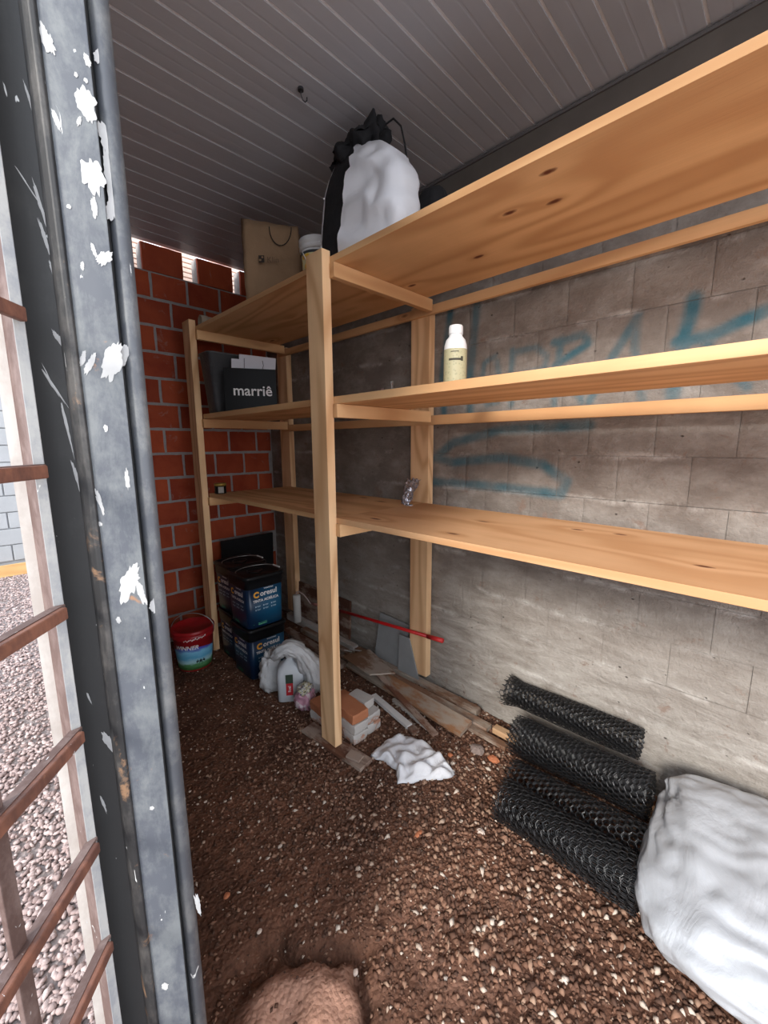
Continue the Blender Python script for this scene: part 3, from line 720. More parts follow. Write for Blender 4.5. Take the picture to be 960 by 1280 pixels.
# ---------------------------------------------------------------- MIDDLE SHELF THINGS
ZM = 1.7055
GREYP = mk_film('grey_bin_plastic', (.075, .077, .082), 0., .45, .02, (12, 12, 9)); GREYP.node_tree.nodes['Principled BSDF'].inputs['Specular IOR Level'].default_value = .25
t = thing('grey_bin', 'grey plastic bin bag-like sack standing behind the black carrier bag', 'bin', (1.25, 2.74, ZM))
t['label'] = 'wrinkled grey plastic bin standing left of the black carrier bag'
b = MB(); rg = []
for h, sx_, sy_ in ((0, .075, .065), (.01, .08, .07), (.36, .112, .088), (.362, .118, .093), (.372, .118, .093), (.373, .105, .082), (.05, .078, .066)):
    ring = []
    for j in range(40):
        a = 2*PI*j/40; cx, cy = math.cos(a), math.sin(a); e = .35
        ring.append(Vector((sx_*math.copysign(abs(cx)**e, cx), sy_*math.copysign(abs(cy)**e, cy), h)))
    rg.append(ring)
b.loft(rg); b.build('bin_wall', GREYP, t, True)
t = thing('carrier_bag', 'glossy black gift carrier bag with white lettering on the middle shelf', 'bag', (1.335, 2.52, ZM), rotz=-.50)
GB = plain('glossy_black_paper', (.004, .004, .005), .35, var=.3, spec=.12)
W_, D_, H_ = .31, .11, .262; b = MB(); rg = []
for h in (0, .3, .6, 1.):
    p = 1-.15*h; rg.append([Vector((x*W_/2, y*D_/2*p, h*H_)) for x, y in ((-1, -1), (-.3, -1), (.4, -1), (1, -1), (1-.1*h, 0), (1, 1), (-1, 1), (-1+.1*h, 0))])
b.loft(rg, cap=False); b.add([(-W_/2, -D_/2, .001), (W_/2, -D_/2, .001), (W_/2, D_/2, .001), (-W_/2, D_/2, .001)], [(3, 2, 1, 0)]); b.build('paper', GB, t, solid=.002)
WP = plain('white_print', (.82, .82, .82), .5)
text('marriê', .088, WP, t, lambda x, y: (x+.012, -D_/2*.94-.0045-.0, .125+y), bold=.0012)
PAPER = plain('white_paper', (.68, .68, .74), .6, var=.05)
t = thing('paper_packet', 'white paper packets sticking out of the black carrier bag', 'paper', (1.36, 2.545, ZM+.004), rotz=-.50)
MB().box((-.005, -.012, .16), (.24, .004, .32), rmat('Y', .05)).build('sheet', PAPER, t)
MB().box((.03, .004, .175), (.225, .018, .35), rmat('Y', .07)).build('packet', PAPER, t, bevel=.004)
for pts in ([(-.04, -.016, .33), (-.043, -.017, .27)], [(.07, -.016, .32), (.075, -.018, .29), (.065, -.018, .262)]):
    b = MB(); b.tube(pts, .0018, 6); b.build('cord', plain('dark_cord', (.05, .05, .06)), t)

t = thing('white_bottle', 'white plastic bottle with a cream label on the middle shelf', 'bottle', (1.35, .958, ZM))
b = MB(); b.lathe([(.038, 0), (.0415, .004), (.0425, .012), (.0425, .145), (.0415, .158), (.036, .176), (.0265, .187), (.0245, .192), (.0245, .200)], 40); b.build('bottle_body', WHITE, t, True)
b = MB(); b.lathe([(.0262, .197), (.0265, .199), (.0262, .222), (.0235, .228), (.0, .229)], 36); b.build('cap', WHITE, t, True)
LBL = N('cream_label', .45); v = LBL.coord(); f = LBL.vor(v, 95); LBL.base(LBL.mix(LBL.ramp(f, [(.2, 1.), (.4, 0.)]), (.46, .43, .27), (.36, .35, .22)))
b = MB(); b.grid(28, 1, lambda u, v_: (.0432*math.cos(math.radians(100+330*u)), .0432*math.sin(math.radians(100+330*u)), .006+.135*v_)); b.build('label', LBL.m, t, True)
for (u0, u1, z0, z1) in ((.25, .47, .098, .106), (.43, .47, .096, .112), (.44, .47, .008, .018), (.28, .40, .128, .131)):
    b = MB(); b.grid(6, 1, lambda u, v_: (.0436*math.cos(math.radians(100+330*(u0+(u1-u0)*u))), .0436*math.sin(math.radians(100+330*(u0+(u1-u0)*u))), z0+(z1-z0)*v_))
    b.build('label_print', plain('olive_print', (.05, .045, .03)), t, True)
t = thing('steel_bolt', 'small steel bolt standing on its head on the middle shelf', 'bolt', (1.24, 1.185, ZM))
b = MB(); b.lathe([(.0085, 0), (.0085, .004), (.0048, .005), (.0048, .032), (.0072, .034), (.0072, .042)], 6); b.build('bolt_shaft', plain('dull_steel', (.30, .28, .26), .35, .8), t)
t = thing('rusty_nut', 'brown rusty nut beside the upright steel bolt', 'nut', (1.215, 1.215, ZM)); MB().lathe([(.009, 0), (.0095, .002), (.0095, .012), (.008, .015)], 6).build('nut_body', RUSTD, t)

# ---------------------------------------------------------------- LOW SHELF THINGS
ZL = 1.1690
t = thing('small_jar', 'small dark jar with a gold lid on the low shelf by the brick wall', 'jar', (1.215, 2.80, ZL))
b = MB(); b.lathe([(.036, 0), (.038, .003), (.038, .055)], 32); b.build('jar_body', BLACKP, t, True)
b = MB(); b.lathe([(.040, .053), (.040, .069), (.037, .071), (0, .071)], 32); b.build('lid', plain('gold_lid', (.38, .26, .06), .35, .5), t, True)
b = MB(); b.grid(10, 1, lambda u, v_: (.0386*math.cos(math.radians(225+55*u)), .0386*math.sin(math.radians(225+55*u)), .006+.042*v_)); b.build('label', plain('pale_label', (.42, .40, .36)), t, True)
t = thing('foil_packet', 'torn shiny silver foil packet curled up on the low shelf', 'packet', (1.70, 1.50, ZL), rotz=.3)
FOIL = plain('silver_foil', (.50, .51, .56), .22, .75, scale=70, bump=.004)
b = MB(); rr = random.Random(3)
cl = [(-.045, 0, .004), (-.02, .0, .028), (.0, .0, .055), (.02, .0, .085), (.05, 0, .115), (.075, 0, .135)]
def foil(u, v_):
    s = u*5; i = min(4, int(s)); f = s-i; p = Vector(cl[i]).lerp(Vector(cl[i+1]), f); wd = .018+.018*u+.012*abs(math.sin(u*7))
    return (p.x+.006*fbm(u*9, v_*9, 1, 2), (v_-.5)*2*wd, max(.001, p.z+.010*fbm(u*7, v_*6, 5, 2)+.012*math.sin(v_*9+u*4)*.5))
b.grid(26, 12, foil); b.build('foil', FOIL, t, solid=.0012)
b = MB(); b.box((-.03, -.02, .002), (.05, .035, .003), rmat('Z', .4)); b.build('foil_flap', FOIL, t)
# dark board stood against the brick wall
tag(MB().box((0, 0, 0), (.46, .02, .74), rmat('X', .05)).build('dark_board', BLACKP, loc=(1.58, 3.195, .374), bevel=.003), 'black board stood against the brick wall behind the paint pails', 'board')

# ---------------------------------------------------------------- PAINT PAILS
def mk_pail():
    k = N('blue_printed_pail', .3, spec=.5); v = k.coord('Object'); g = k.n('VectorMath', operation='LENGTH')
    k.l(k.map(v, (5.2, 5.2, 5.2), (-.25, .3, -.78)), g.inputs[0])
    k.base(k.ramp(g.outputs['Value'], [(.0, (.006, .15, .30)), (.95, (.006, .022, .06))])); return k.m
PAILM = mk_pail()
ORP = plain('orange_print', (.85, .42, .05)); GRP = plain('green_print', (.10, .42, .25)); SOFTP = plain('pale_blue_print', (.45, .60, .70))
def rsq(h, z, r=.03, n=5, cx=0, cy=0):
    out = []
    for q, (sx_, sy_) in enumerate(((1, 1), (-1, 1), (-1, -1), (1, -1))):
        for i in range(n+1):
            a = PI/2*(q+i/n); out.append(Vector((cx+sx_*(h-r)+r*math.cos(a), cy+sy_*(h-r)+r*math.sin(a), z)))
    return out
def make_pail(label, loc, bail):
    t = thing('paint_pail', label, 'pail', loc, group='square blue paint pails')
    b = MB(); b.loft([rsq(.119, 0), rsq(.123, .004), rsq(.129, .282)]); b.build('pail_body', PAILM, t, True, bevel=.0)
    b = MB(); b.loft([rsq(.1305, .262), rsq(.132, .266), rsq(.1335, .318), rsq(.1385, .320), rsq(.1385, .338), rsq(.134, .343), rsq(.122, .343), rsq(.119, .336)]); lid = b.build('lid', BLACKP, t, True)
    b = MB(); b.lathe([(.05, .3365), (.05, .342), (.044, .3425), (.043, .337)], 28); b.build('spout_cap', BLACKP, lid, True)
    if bail:
      b = MB(); b.tube([(.133*math.cos(a)*1.0, .10*math.sin(a)-.0, .352-.003*math.sin(a)) for a in np.linspace(.15, PI-.15, 18)], .0026, 6)
      b.v = [(x, y-.02, z) for x, y, z in b.v]; hd = b.build('bail_wire', WIRE, t, True)
      b = MB(); b.box((.137, -.035, .349), (.008, .085, .008)); b.build('grip', WHITE, hd, bevel=.002)
    for face in (0, 1):
        F = (lambda x, z: (x, -(.1235+.0213*z)-.0012, z)) if face == 0 else (lambda x, z: (-(.1235+.0213*z)-.0012, -x, z))
        sq = 1. if face == 0 else .95
        text('oresul', .047, WP, t, lambda x, y: F(x*sq+.020, .222+y), bold=.0012)
        text('C', .052, ORP, t, lambda x, y: F(x*sq-.066, .218+y), bold=.003)
        text('TINTAS', .010, WP, t, lambda x, y: F(x*2.0+.02, .252+y), bold=.0004)
        text('TINTA ACRÍLICA', .0235, WP, t, lambda x, y: F(x*sq+.0, .178+y), bold=.0008)
        b = MB()
        for q in range(3):
            for r_ in range(2):
                x0, z0 = -.072+q*.055, .142-r_*.022
                for (a0, a1, w2, h2) in ((0, 0, .007, .009), (.020, .002, .025, .003), (.020, -.003, .018, .002)):
                    cx, cz = x0+a0, z0+a1; b.add([F(cx-w2/2, cz-h2/2), F(cx+w2/2, cz-h2/2), F(cx+w2/2, cz+h2/2), F(cx-w2/2, cz+h2/2)], [(0, 1, 2, 3)])
        b.build('print_icons', SOFTP, t)
        b = MB()
        for (cx, cz, w2, h2) in ((-.03, .022, .06, .006), (-.03, .032, .06, .003), (-.09, .028, .008, .003)): b.add([F(cx-w2/2, cz-h2/2), F(cx+w2/2, cz-h2/2), F(cx+w2/2, cz+h2/2), F(cx-w2/2, cz+h2/2)], [(0, 1, 2, 3)])
        b.build('green_strip', GRP, t)
    return t
p1 = make_pail('square blue paint pail with black lid on the floor beside the white jug', (1.25, 2.44, 0.003), False)
p2 = make_pail('square blue paint pail, front one on top of another pail, facing the camera', (1.247, 2.438, .3485), True)
c = copy_tree(p1); c.location = (1.287, 2.722, .003); c.rotation_euler.z = -.02; c['label'] = 'square blue paint pail on the floor behind, next to the red bucket'
c = copy_tree(p2); c.location = (1.285, 2.724, .3485); c.rotation_euler.z = .015; c['label'] = 'square blue paint pail on top, at the back by the shelf post'
bpy.context.view_layer.update()

# ---------------------------------------------------------------- RED ROUND BUCKET
t = thing('red_bucket', 'round red paint bucket with a beach picture label and wire handle', 'bucket', (.955, 2.80, 0.0), rotz=0)
def RR(z): return .104+.030*z/.29
REDP = plain('red_plastic', (.36, .012, .016), .35, var=.15, spec=.5)
b = MB(); b.lathe([(.098, 0), (RR(.004), .004), (RR(.225), .225), (RR(.225)+.004, .228), (RR(.235)+.005, .235), (RR(.27)+.002, .27)], 48); b.build('bucket_body', REDP, t, True)
b = MB(); b.lathe([(.137, .262), (.139, .266), (.139, .284), (.134, .290), (.126, .290), (.123, .282), (0, .280)], 48); lid = b.build('lid', REDP, t, True)
LB = N('beach_picture_label', .4); v = LB.coord(); z = LB.n('SeparateXYZ'); LB.l(v, z.inputs[0]); nz = LB.noise(LB.map(v, (1, 1, 2.5)), 16, 5, .6)
zz = LB.math('ADD', z.outputs[2], LB.math('MULTIPLY', LB.math('SUBTRACT', nz, .5), .06))
LB.base(LB.ramp(LB.math('DIVIDE', zz, .17), [(.14, (.04, .12, .03)), (.30, (.10, .30, .12)), (.40, (.45, .70, .75)), (.60, (.12, .45, .70)), (.85, (.25, .62, .85)), (.98, (.10, .10, .55))])); LBM = LB.m
cyl = lambda ang, z, off=.001: ((RR(z)+off)*math.cos(ang), (RR(z)+off)*math.sin(ang), z)
A0 = math.radians(244)
b = MB(); b.grid(60, 6, lambda u, v_: cyl(math.radians(130+250*u), .016+(.148-.05*abs(math.sin(u*PI-.35))**6*0+.03*math.cos((u-.46)*5))*v_*.92)); b.build('label', LBM, t, True)
text('WINNER', .040, WP, t, lambda x, y: cyl(A0-.30+(x+.002+y*.25)/.125, .178+y, .002), bold=.001)
b = MB()
for q in range(14):
    a = A0-.35+q*.075; z0 = .228+.004*math.sin(q*2.1)+.0013*q
    b.add([cyl(a, z0, .008), cyl(a+.05, z0+.002, .008), cyl(a+.05, z0+.010+.003*math.sin(q*3), .008), cyl(a, z0+.007, .008)], [(0, 1, 2, 3)])
b.build('white_script', WP, t)
b = MB()
for ca in (A0+.33, A0+.50):
    b.add([cyl(ca-.008, .045, .003), cyl(ca+.004, .045, .003), cyl(ca+.010, .075, .003), cyl(ca+.0, .075, .003)], [(0, 1, 2, 3)])
    for q in range(7):
        a2 = math.radians(-20+q*37); b.add([cyl(ca, .074, .003), cyl(ca+.16*math.cos(a2), .074+.016*math.sin(a2)+.004, .003), cyl(ca+.17*math.cos(a2), .074+.016*math.sin(a2)-.006, .003)], [(0, 1, 2)])
b.build('palm_print', plain('dark_palm_print', (.015, .03, .03)), t)
b = MB(); ax = Vector((.78, -.62, 0)); pts = [ax*(.141*math.cos(a))+Vector((-.30*.12*math.sin(a)*0, 0, .262+.112*math.sin(a))) for a in np.linspace(0, PI, 26)]; b.tube(pts, .0026, 6); b.build('bail_wire', WIRE, t, True)

# ---------------------------------------------------------------- JUG, BAG AND PACKET
t = thing('plastic_jug', 'translucent white plastic jug with a red and green label beside the blue pails', 'jug', (1.215, 2.005, .001), rotz=-.62)
JUG = mk_film('milky_jug_plastic', (.62, .66, .70), .2, .35, .004)
b = MB(); b.loft([rsq(.064, 0, .02), rsq(.073, .006, .022), rsq(.076, .17, .025), rsq(.066, .205, .028), rsq(.035, .235, .02), rsq(.022, .245, .015), rsq(.022, .27, .015)])
b.v = [(x*1.0, y*.82, z) for x, y, z in b.v]; b.build('jug_body', JUG, t, True)
b = MB(); b.lathe([(.026, .262), (.026, .29), (0, .292)], 24); b.build('cap', WHITE, t, True)
b = MB(); b.box((-.004, -.0635, .085), (.040, .002, .075)); lb_ = b.build('label', plain('red_label', (.50, .02, .03)), t)
b = MB(); b.box((-.004, -.0635, .150), (.042, .002, .054)); b.build('label_top', plain('dark_green_label', (.035, .06, .04)), t)
text('Roal', .022, WP, lb_, lambda x, y: (-.004-y, -.0652, .088+x), bold=.0004)
FILM = mk_film('crumpled_white_film', (.60, .61, .62), .1, .3, .012, (14, 14, 14))
SACKPOS = i = None
def blob(name, mat, loc, dims, seed, amp=.2, fr=3., parent=None, n=28, flat=.15):
    b = MB(); rg = []
    for i in range(n+1):
        th = PI*i/n; ring = []
        for j in range(n+8):
            a = 2*PI*j/(n+8); d = Vector((math.sin(th)*math.cos(a), math.sin(th)*math.sin(a), -math.cos(th)))
            r = 1+amp*fbm(d.x*fr+seed, d.y*fr, d.z*fr, 3); q = Vector((d.x*dims[0]*r, d.y*dims[1]*r, d.z*dims[2]*r)); q.z = max(q.z, -dims[2]*(1-flat)); ring.append(q+Vector((0, 0, dims[2]*(1-flat))))
        rg.append(ring)
    b.loft(rg); return b.build(name, mat, parent, True, loc=loc)
b = MB()
pth = [Vector(p) for p in ((1.13, 2.05, .27), (1.15, 2.00, .315), (1.19, 1.975, .335), (1.235, 1.95, .31), (1.275, 1.93, .25), (1.305, 1.915, .18), (1.325, 1.915, .10), (1.33, 1.925, .04))]
rad = [.022, .032, .036, .042, .048, .056, .060, .045]; ny_ = 40; pp = []
for q in range(ny_+1):
    f = q/ny_*7; i_ = min(6, int(f)); ff = f-i_; pp.append((pth[i_].lerp(pth[i_+1], ff), rad[i_]*(1-ff)+rad[i_+1]*ff))
rings = []
for i, (p, r0_) in enumerate(pp):
    tdir = (pp[min(i+1, ny_)][0]-pp[max(i-1, 0)][0]).normalized(); up = Vector((.6, .75, 0)); up = (up-tdir*up.dot(tdir)).normalized(); bn = tdir.cross(up); ring = []
    for j in range(48):
        a = 2*PI*j/48; fo = abs(noise.noise(Vector((math.cos(a)*3.2, math.sin(a)*3.2, i*.11))))*.75-.15+.25*noise.noise(Vector((math.cos(a)*6, math.sin(a)*6, i*.4)))
        ring.append(p+(up*math.cos(a)+bn*math.sin(a))*r0_*(1+fo))
    rings.append(ring)
b.loft(rings); o = b.build('plastic_sack', FILM, None, True); tag(o, 'crumpled grey-white plastic sack slumped over the right side of the jug', 'bag')
o = blob('plastic_sack', FILM, (1.165, 2.145, .0), (.072, .055, .135), 5, .3, 2.6, None, 34); tag(o, 'grey-white plastic sack standing behind the jug against the blue pail', 'bag')
t = thing('cloth_packet', 'pink and white striped packet with a printed twist on top, left of the brick pile', 'packet', (1.212, 1.855, .0), rotz=.5)
PK = N('pink_striped_film', .4); v = PK.coord(); z = PK.n('SeparateXYZ'); PK.l(v, z.inputs[0])
st = PK.math('SINE', PK.math('MULTIPLY', PK.math('ADD', z.outputs[0], PK.math('MULTIPLY', PK.noise(v, 14), .02)), 190)); PK.base(PK.mix(PK.ramp(st, [(.4, 0.), (.6, 1.)]), (.48, .25, .33), (.62, .52, .55))); PKM = PK.m
blob('packet_body', PKM, (0, 0, 0), (.062, .055, .07), 3, .35, 2.5, t)
MX = N('multicolour_print', .4); v = MX.coord(); MX.base(MX.ramp(MX.noise(v, 38, 3, .5, 1.), [(.35, (.04, .06, .04)), (.45, (.60, .55, .30)), (.52, (.7, .68, .62)), (.62, (.08, .10, .16)), (.7, (.6, .6, .58))])); MXM = MX.m
blob('printed_twist', MXM, (-.01, -.005, .105), (.045, .038, .026), 8, .5, 3.5, t)

# ---------------------------------------------------------------- BRICK PILE (solid bricks, cement on their sides)
def mk_pb(name, ca, cb, cem):
    k = N(name, .9, spec=.1); v = k.rnd(k.coord()); f = k.noise(v, 12, 5, .65); g = k.noise(v, 7, 6, .7, .4)
    k.base(k.mix(k.ramp(g, [(cem, 0.), (cem+.07, 1.)]), k.mix(f, ca, cb), (.50, .475, .45))); k.bump(k.math('ADD', f, g), .006, .8); return k.m
PB1 = mk_pb('cement_smeared_clay', (.48, .26, .18), (.40, .20, .13), .42); PB2 = mk_pb('bare_orange_clay', (.50, .21, .11), (.42, .16, .08), .66)
def pbrick(label, c, d, rz, mat, seed):
    b = MB(); n = 5; rr = random.Random(seed)
    m_ = bmesh.new(); bmesh.ops.create_cube(m_, size=1.); bmesh.ops.subdivide_edges(m_, edges=m_.edges[:], cuts=4, use_grid_fill=True)
    for v_ in m_.verts:
        q = Vector((v_.co.x*d[0], v_.co.y*d[1], v_.co.z*d[2])); k_ = sum(abs(t_) > .49 for t_ in v_.co); q *= (1, 1, .972, .94)[k_]
        v_.co = q+Vector((noise.noise(q*22+Vector((seed, 0, 0))), noise.noise(q*22+Vector((0, seed, 5))), .5*noise.noise(q*22+Vector((9, 0, seed)))))*.005+Vector((0, 0, d[2]/2))
    me = bpy.data.meshes.new('loose_brick'); m_.to_mesh(me); m_.free(); me.materials.append(mat); o = bpy.data.objects.new('loose_brick', me); COL.objects.link(o); o.location = c; o.rotation_euler.z = rz

    tag(o, label, 'brick', 'bricks piled behind the front shelf post'); return o
bw, bl_, bh = .094, .195, .053
pz = [0.002, .0565, .111]
pbrick('cement-grey brick at the bottom of the pile, corner nearest the camera', (1.254, 1.515, pz[0]), (bw, bl_, bh), -.03, PB1, 1)
pbrick('cement-grey brick at the bottom of the pile, on the side of the block wall', (1.352, 1.520, pz[0]), (bw, bl_, bh), -.02, PB1, 2)
pbrick('cement-smeared brick in the middle layer, corner nearest the camera', (1.250, 1.510, pz[1]), (bw, bl_, bh), .02, PB1, 3)
pbrick('cement-smeared brick in the middle layer, on the side of the block wall', (1.349, 1.522, pz[1]), (bw, bl_, bh), .03, PB1, 4)
pbrick('broad bare orange brick on top of the pile nearest the camera', (1.258, 1.512, pz[2]), (bw+.01, bl_-.01, bh), -.05, PB2, 5)
pbrick('short grey-sided brick half on top of the pile by the planks', (1.352, 1.53, pz[2]), (bw-.016, .13, bh-.004), .10, PB1, 6)
pbrick('orange brick standing low behind the shelf post beside the pink packet', (1.225, 1.690, pz[0]), (.10, .13, bh+.004), .04, PB1, 7)
pbrick('bare orange brick second layer just left of the shelf post', (1.222, 1.688, pz[1]+.004), (.10, .13, bh), -.04, PB2, 8)
pbrick('orange brick lying behind the top bricks of the pile', (1.335, 1.672, .0), (.10, .09, .105), -.1, PB2, 9)

# ---------------------------------------------------------------- BOARDS AND PLANKS
def plank(name, label, c, d, mat, rot=None, rz=0., cat='board', bevel=.0018, group=None):
    b = MB(); b.box((0, 0, 0), d, rot); o = b.build(name, mat, None, loc=c, rotz=rz, bevel=bevel); return tag(o, label, cat, group)
plank('foot_board', 'short brown board lying under the foot of the front shelf post', (1.135, 1.485, .009), (.085, .42, .019), OLDB, rz=.10)
plank('board_offcut', 'small brown wood offcut on the end of the board under the post', (1.145, 1.345, .025), (.05, .075, .012), OLDB, rz=.3)
G = 'old boards along the block wall'
plank('wall_plank', 'thick worn brown plank tight against the wall with a sawn end beyond the wall post', (1.832, 1.60, .0255), (.048, 1.01, .051), OLDY, group=G)
plank('far_wall_plank', 'pale splashed plank against the wall behind the paint roller', (1.832, 2.56, .028), (.05, .88, .056), PALEW, group=G)
plank('long_batten', 'long narrow grey batten running beside the wall plank', (1.766, 1.84, .018), (.055, 1.70, .036), OLDY, group=G)
plank('fresh_batten', 'narrow pine batten with a fresh cut end that passes behind the netting rolls', (1.768, .53, .040), (.042, .86, .03), wood('fresh_cut_batten', (.70, .47, .28), (.45, .25, .13), 1), rot=rmat('X', -.0), group=G)
plank('thin_batten', 'thin flat grey batten with its end by the rubble', (1.715, 1.50, .016), (.038, 1.28, .020), OLDY, rz=.0, group=G)
plank('wide_board', 'wide orange-brown board lying on the other planks, its pale sawn end to the camera', (1.665, 1.52, .048), (.105, .93, .024), ORW, rot=rmat('Y', -.22), rz=-.03, group=G)
plank('white_lath', 'short white-painted lath on the soil beside the brick pile', (1.520, 1.47, .018), (.036, .34, .02), plain('white_painted_lath', (.74, .73, .71), .6), rz=-.16, group=G)
plank('dark_lath', 'dark brown lath lying askew with its tip near the white cloth', (1.585, 1.475, .080), (.034, .70, .014), OLDB, rot=rmat('X', .075), rz=-.24, group=G)
plank('white_edged_lath', 'narrow brown lath with a white edge under the dark lath', (1.575, 1.35, .014), (.02, .36, .022), PALEW, rz=-.17, group=G)
plank('wood_scrap', 'short brown wood scrap beside the white cloth', (1.50, 1.30, .012), (.045, .10, .016), OLDB, rz=-.3)
b = MB(); q4 = [(1.60, 1.99), (1.79, 1.93), (1.70, 1.60), (1.575, 1.70)]
b.prism([(x-1.66, y-1.8) for x, y in q4], 0, .010); tag(b.build('fibre_sheet', wood('brown_fibre_sheet', (.20, .11, .065), (.16, .085, .05), 1, False, .12, (.36, .30, .25)), loc=(1.66, 1.8, .108), bevel=.001), 'brown slanted piece of sheet wood lying across the planks behind the brick pile', 'board')
plank('far_brown_board', 'dark brown board behind the shelf post, below the paint roller', (1.645, 2.40, .020), (.07, .76, .032), OLDB, rz=-.04, group=G)
plank('far_pale_board', 'grey splashed board on the soil right of the plastic sack', (1.555, 2.30, .016), (.08, .62, .026), PALEW, rz=-.05, group=G)
plank('far_orange_board', 'reddish brown board nearest the plastic sack', (1.462, 2.20, .014), (.075, .56, .024), OLDB, rz=-.06, group=G)
for i, (x, y, rz) in enumerate(((1.742, 2.02, .5), (1.70, 2.05, .35))):
    plank('white_chip', ('thin white splinter on the dark planks right of the shelf post', 'small white splinter near the shelf post on the planks')[i], (x, y, .094+.0*i), (.010, .09-.03*i, .006), WPAINT, rz=rz, cat='splinter')
plank('leaning_panel', 'dark brown wooden panel leaning on the wall behind the paint roller', (1.872, 2.555, .205), (.014, .67, .295), OLDB, rot=rmat('Y', .05))
SL = plain('grey_slate_tile', (.26, .265, .265), .6, var=.2, scale=12, bump=.002)
b = MB(); b.add([(-.004, -.145, 0), (.004, -.145, 0), (.004, .145, 0), (-.004, .145, 0), (.030, -.145, .30), (.036, -.145, .30), (.036, .12, .312), (.030, .12, .312)], [(0, 3, 2, 1), (4, 5, 6, 7), (0, 1, 5, 4), (1, 2, 6, 5), (2, 3, 7, 6), (3, 0, 4, 7)])
tag(b.build('slate_tile', SL, loc=(1.842, 1.785, .052), bevel=.001), 'large grey tile leaning on the wall behind the red pole', 'tile')
b = MB(); b.add([(-.004, -.10, 0), (.004, -.10, 0), (.004, .075, 0), (-.004, .075, 0), (.008, -.01, .24), (.016, -.01, .24), (.016, .075, .24), (.008, .075, .24)], [(0, 3, 2, 1), (4, 5, 6, 7), (0, 1, 5, 4), (1, 2, 6, 5), (2, 3, 7, 6), (3, 0, 4, 7)])
tag(b.build('slate_offcut', SL, loc=(1.822, 1.615, .052), bevel=.001), 'grey tile offcut with a slanted edge overlapping the wall post', 'tile')

# paint roller on its red extension pole
t = thing('paint_roller', 'white paint roller on a long red pole leaning along the wall', 'paint roller', (1.80, 2.75, .07))
b = MB(); b.lathe([(.026, 0), (.031, .004), (.031, .226), (.026, .23)], 24); rc = b.build('roller_cover', plain('fluffy_white_cover', (.62, .61, .58), .95, scale=200, bump=.004), t, True, loc=(-.045, .0, .0))
b = MB(); b.tube([(-.045, 0, .225), (-.045, 0, .252), (-.04, -.03, .262), (-.025, -.075, .245), (.0, -.09, .20), (.012, -.10, .17), (.02, -.13, .166)], .004, 8); b.build('wire_frame', plain('pale_wire', (.6, .5, .48), .4, .3), t, True)
b = MB(); b.tube([(.018, -.12, .168), (.022, -.16, .172), (.024, -.20, .178), (.025, -.29, .19)], [.010, .012, .011, .009], 14); b.build('handle', plain('pinkish_handle', (.48, .22, .20), .5), t, True)
b = MB(); p0, p1_ = Vector((.026, -.26, .19)), Vector((.028, -1.395, .298)); b.tube([p0, p1_], .0105, 16); pole = b.build('red_pole', plain('red_pole_paint', (.50, .012, .014), .35, var=.1, spec=.5), t, True)
dr = (p1_-p0).normalized(); b = MB(); b.tube([p1_-dr*.10, p1_-dr*.0+dr*.012], .0138, 16); b.build('end_grip', plain('red_grip', (.58, .03, .03), .45), pole, True)

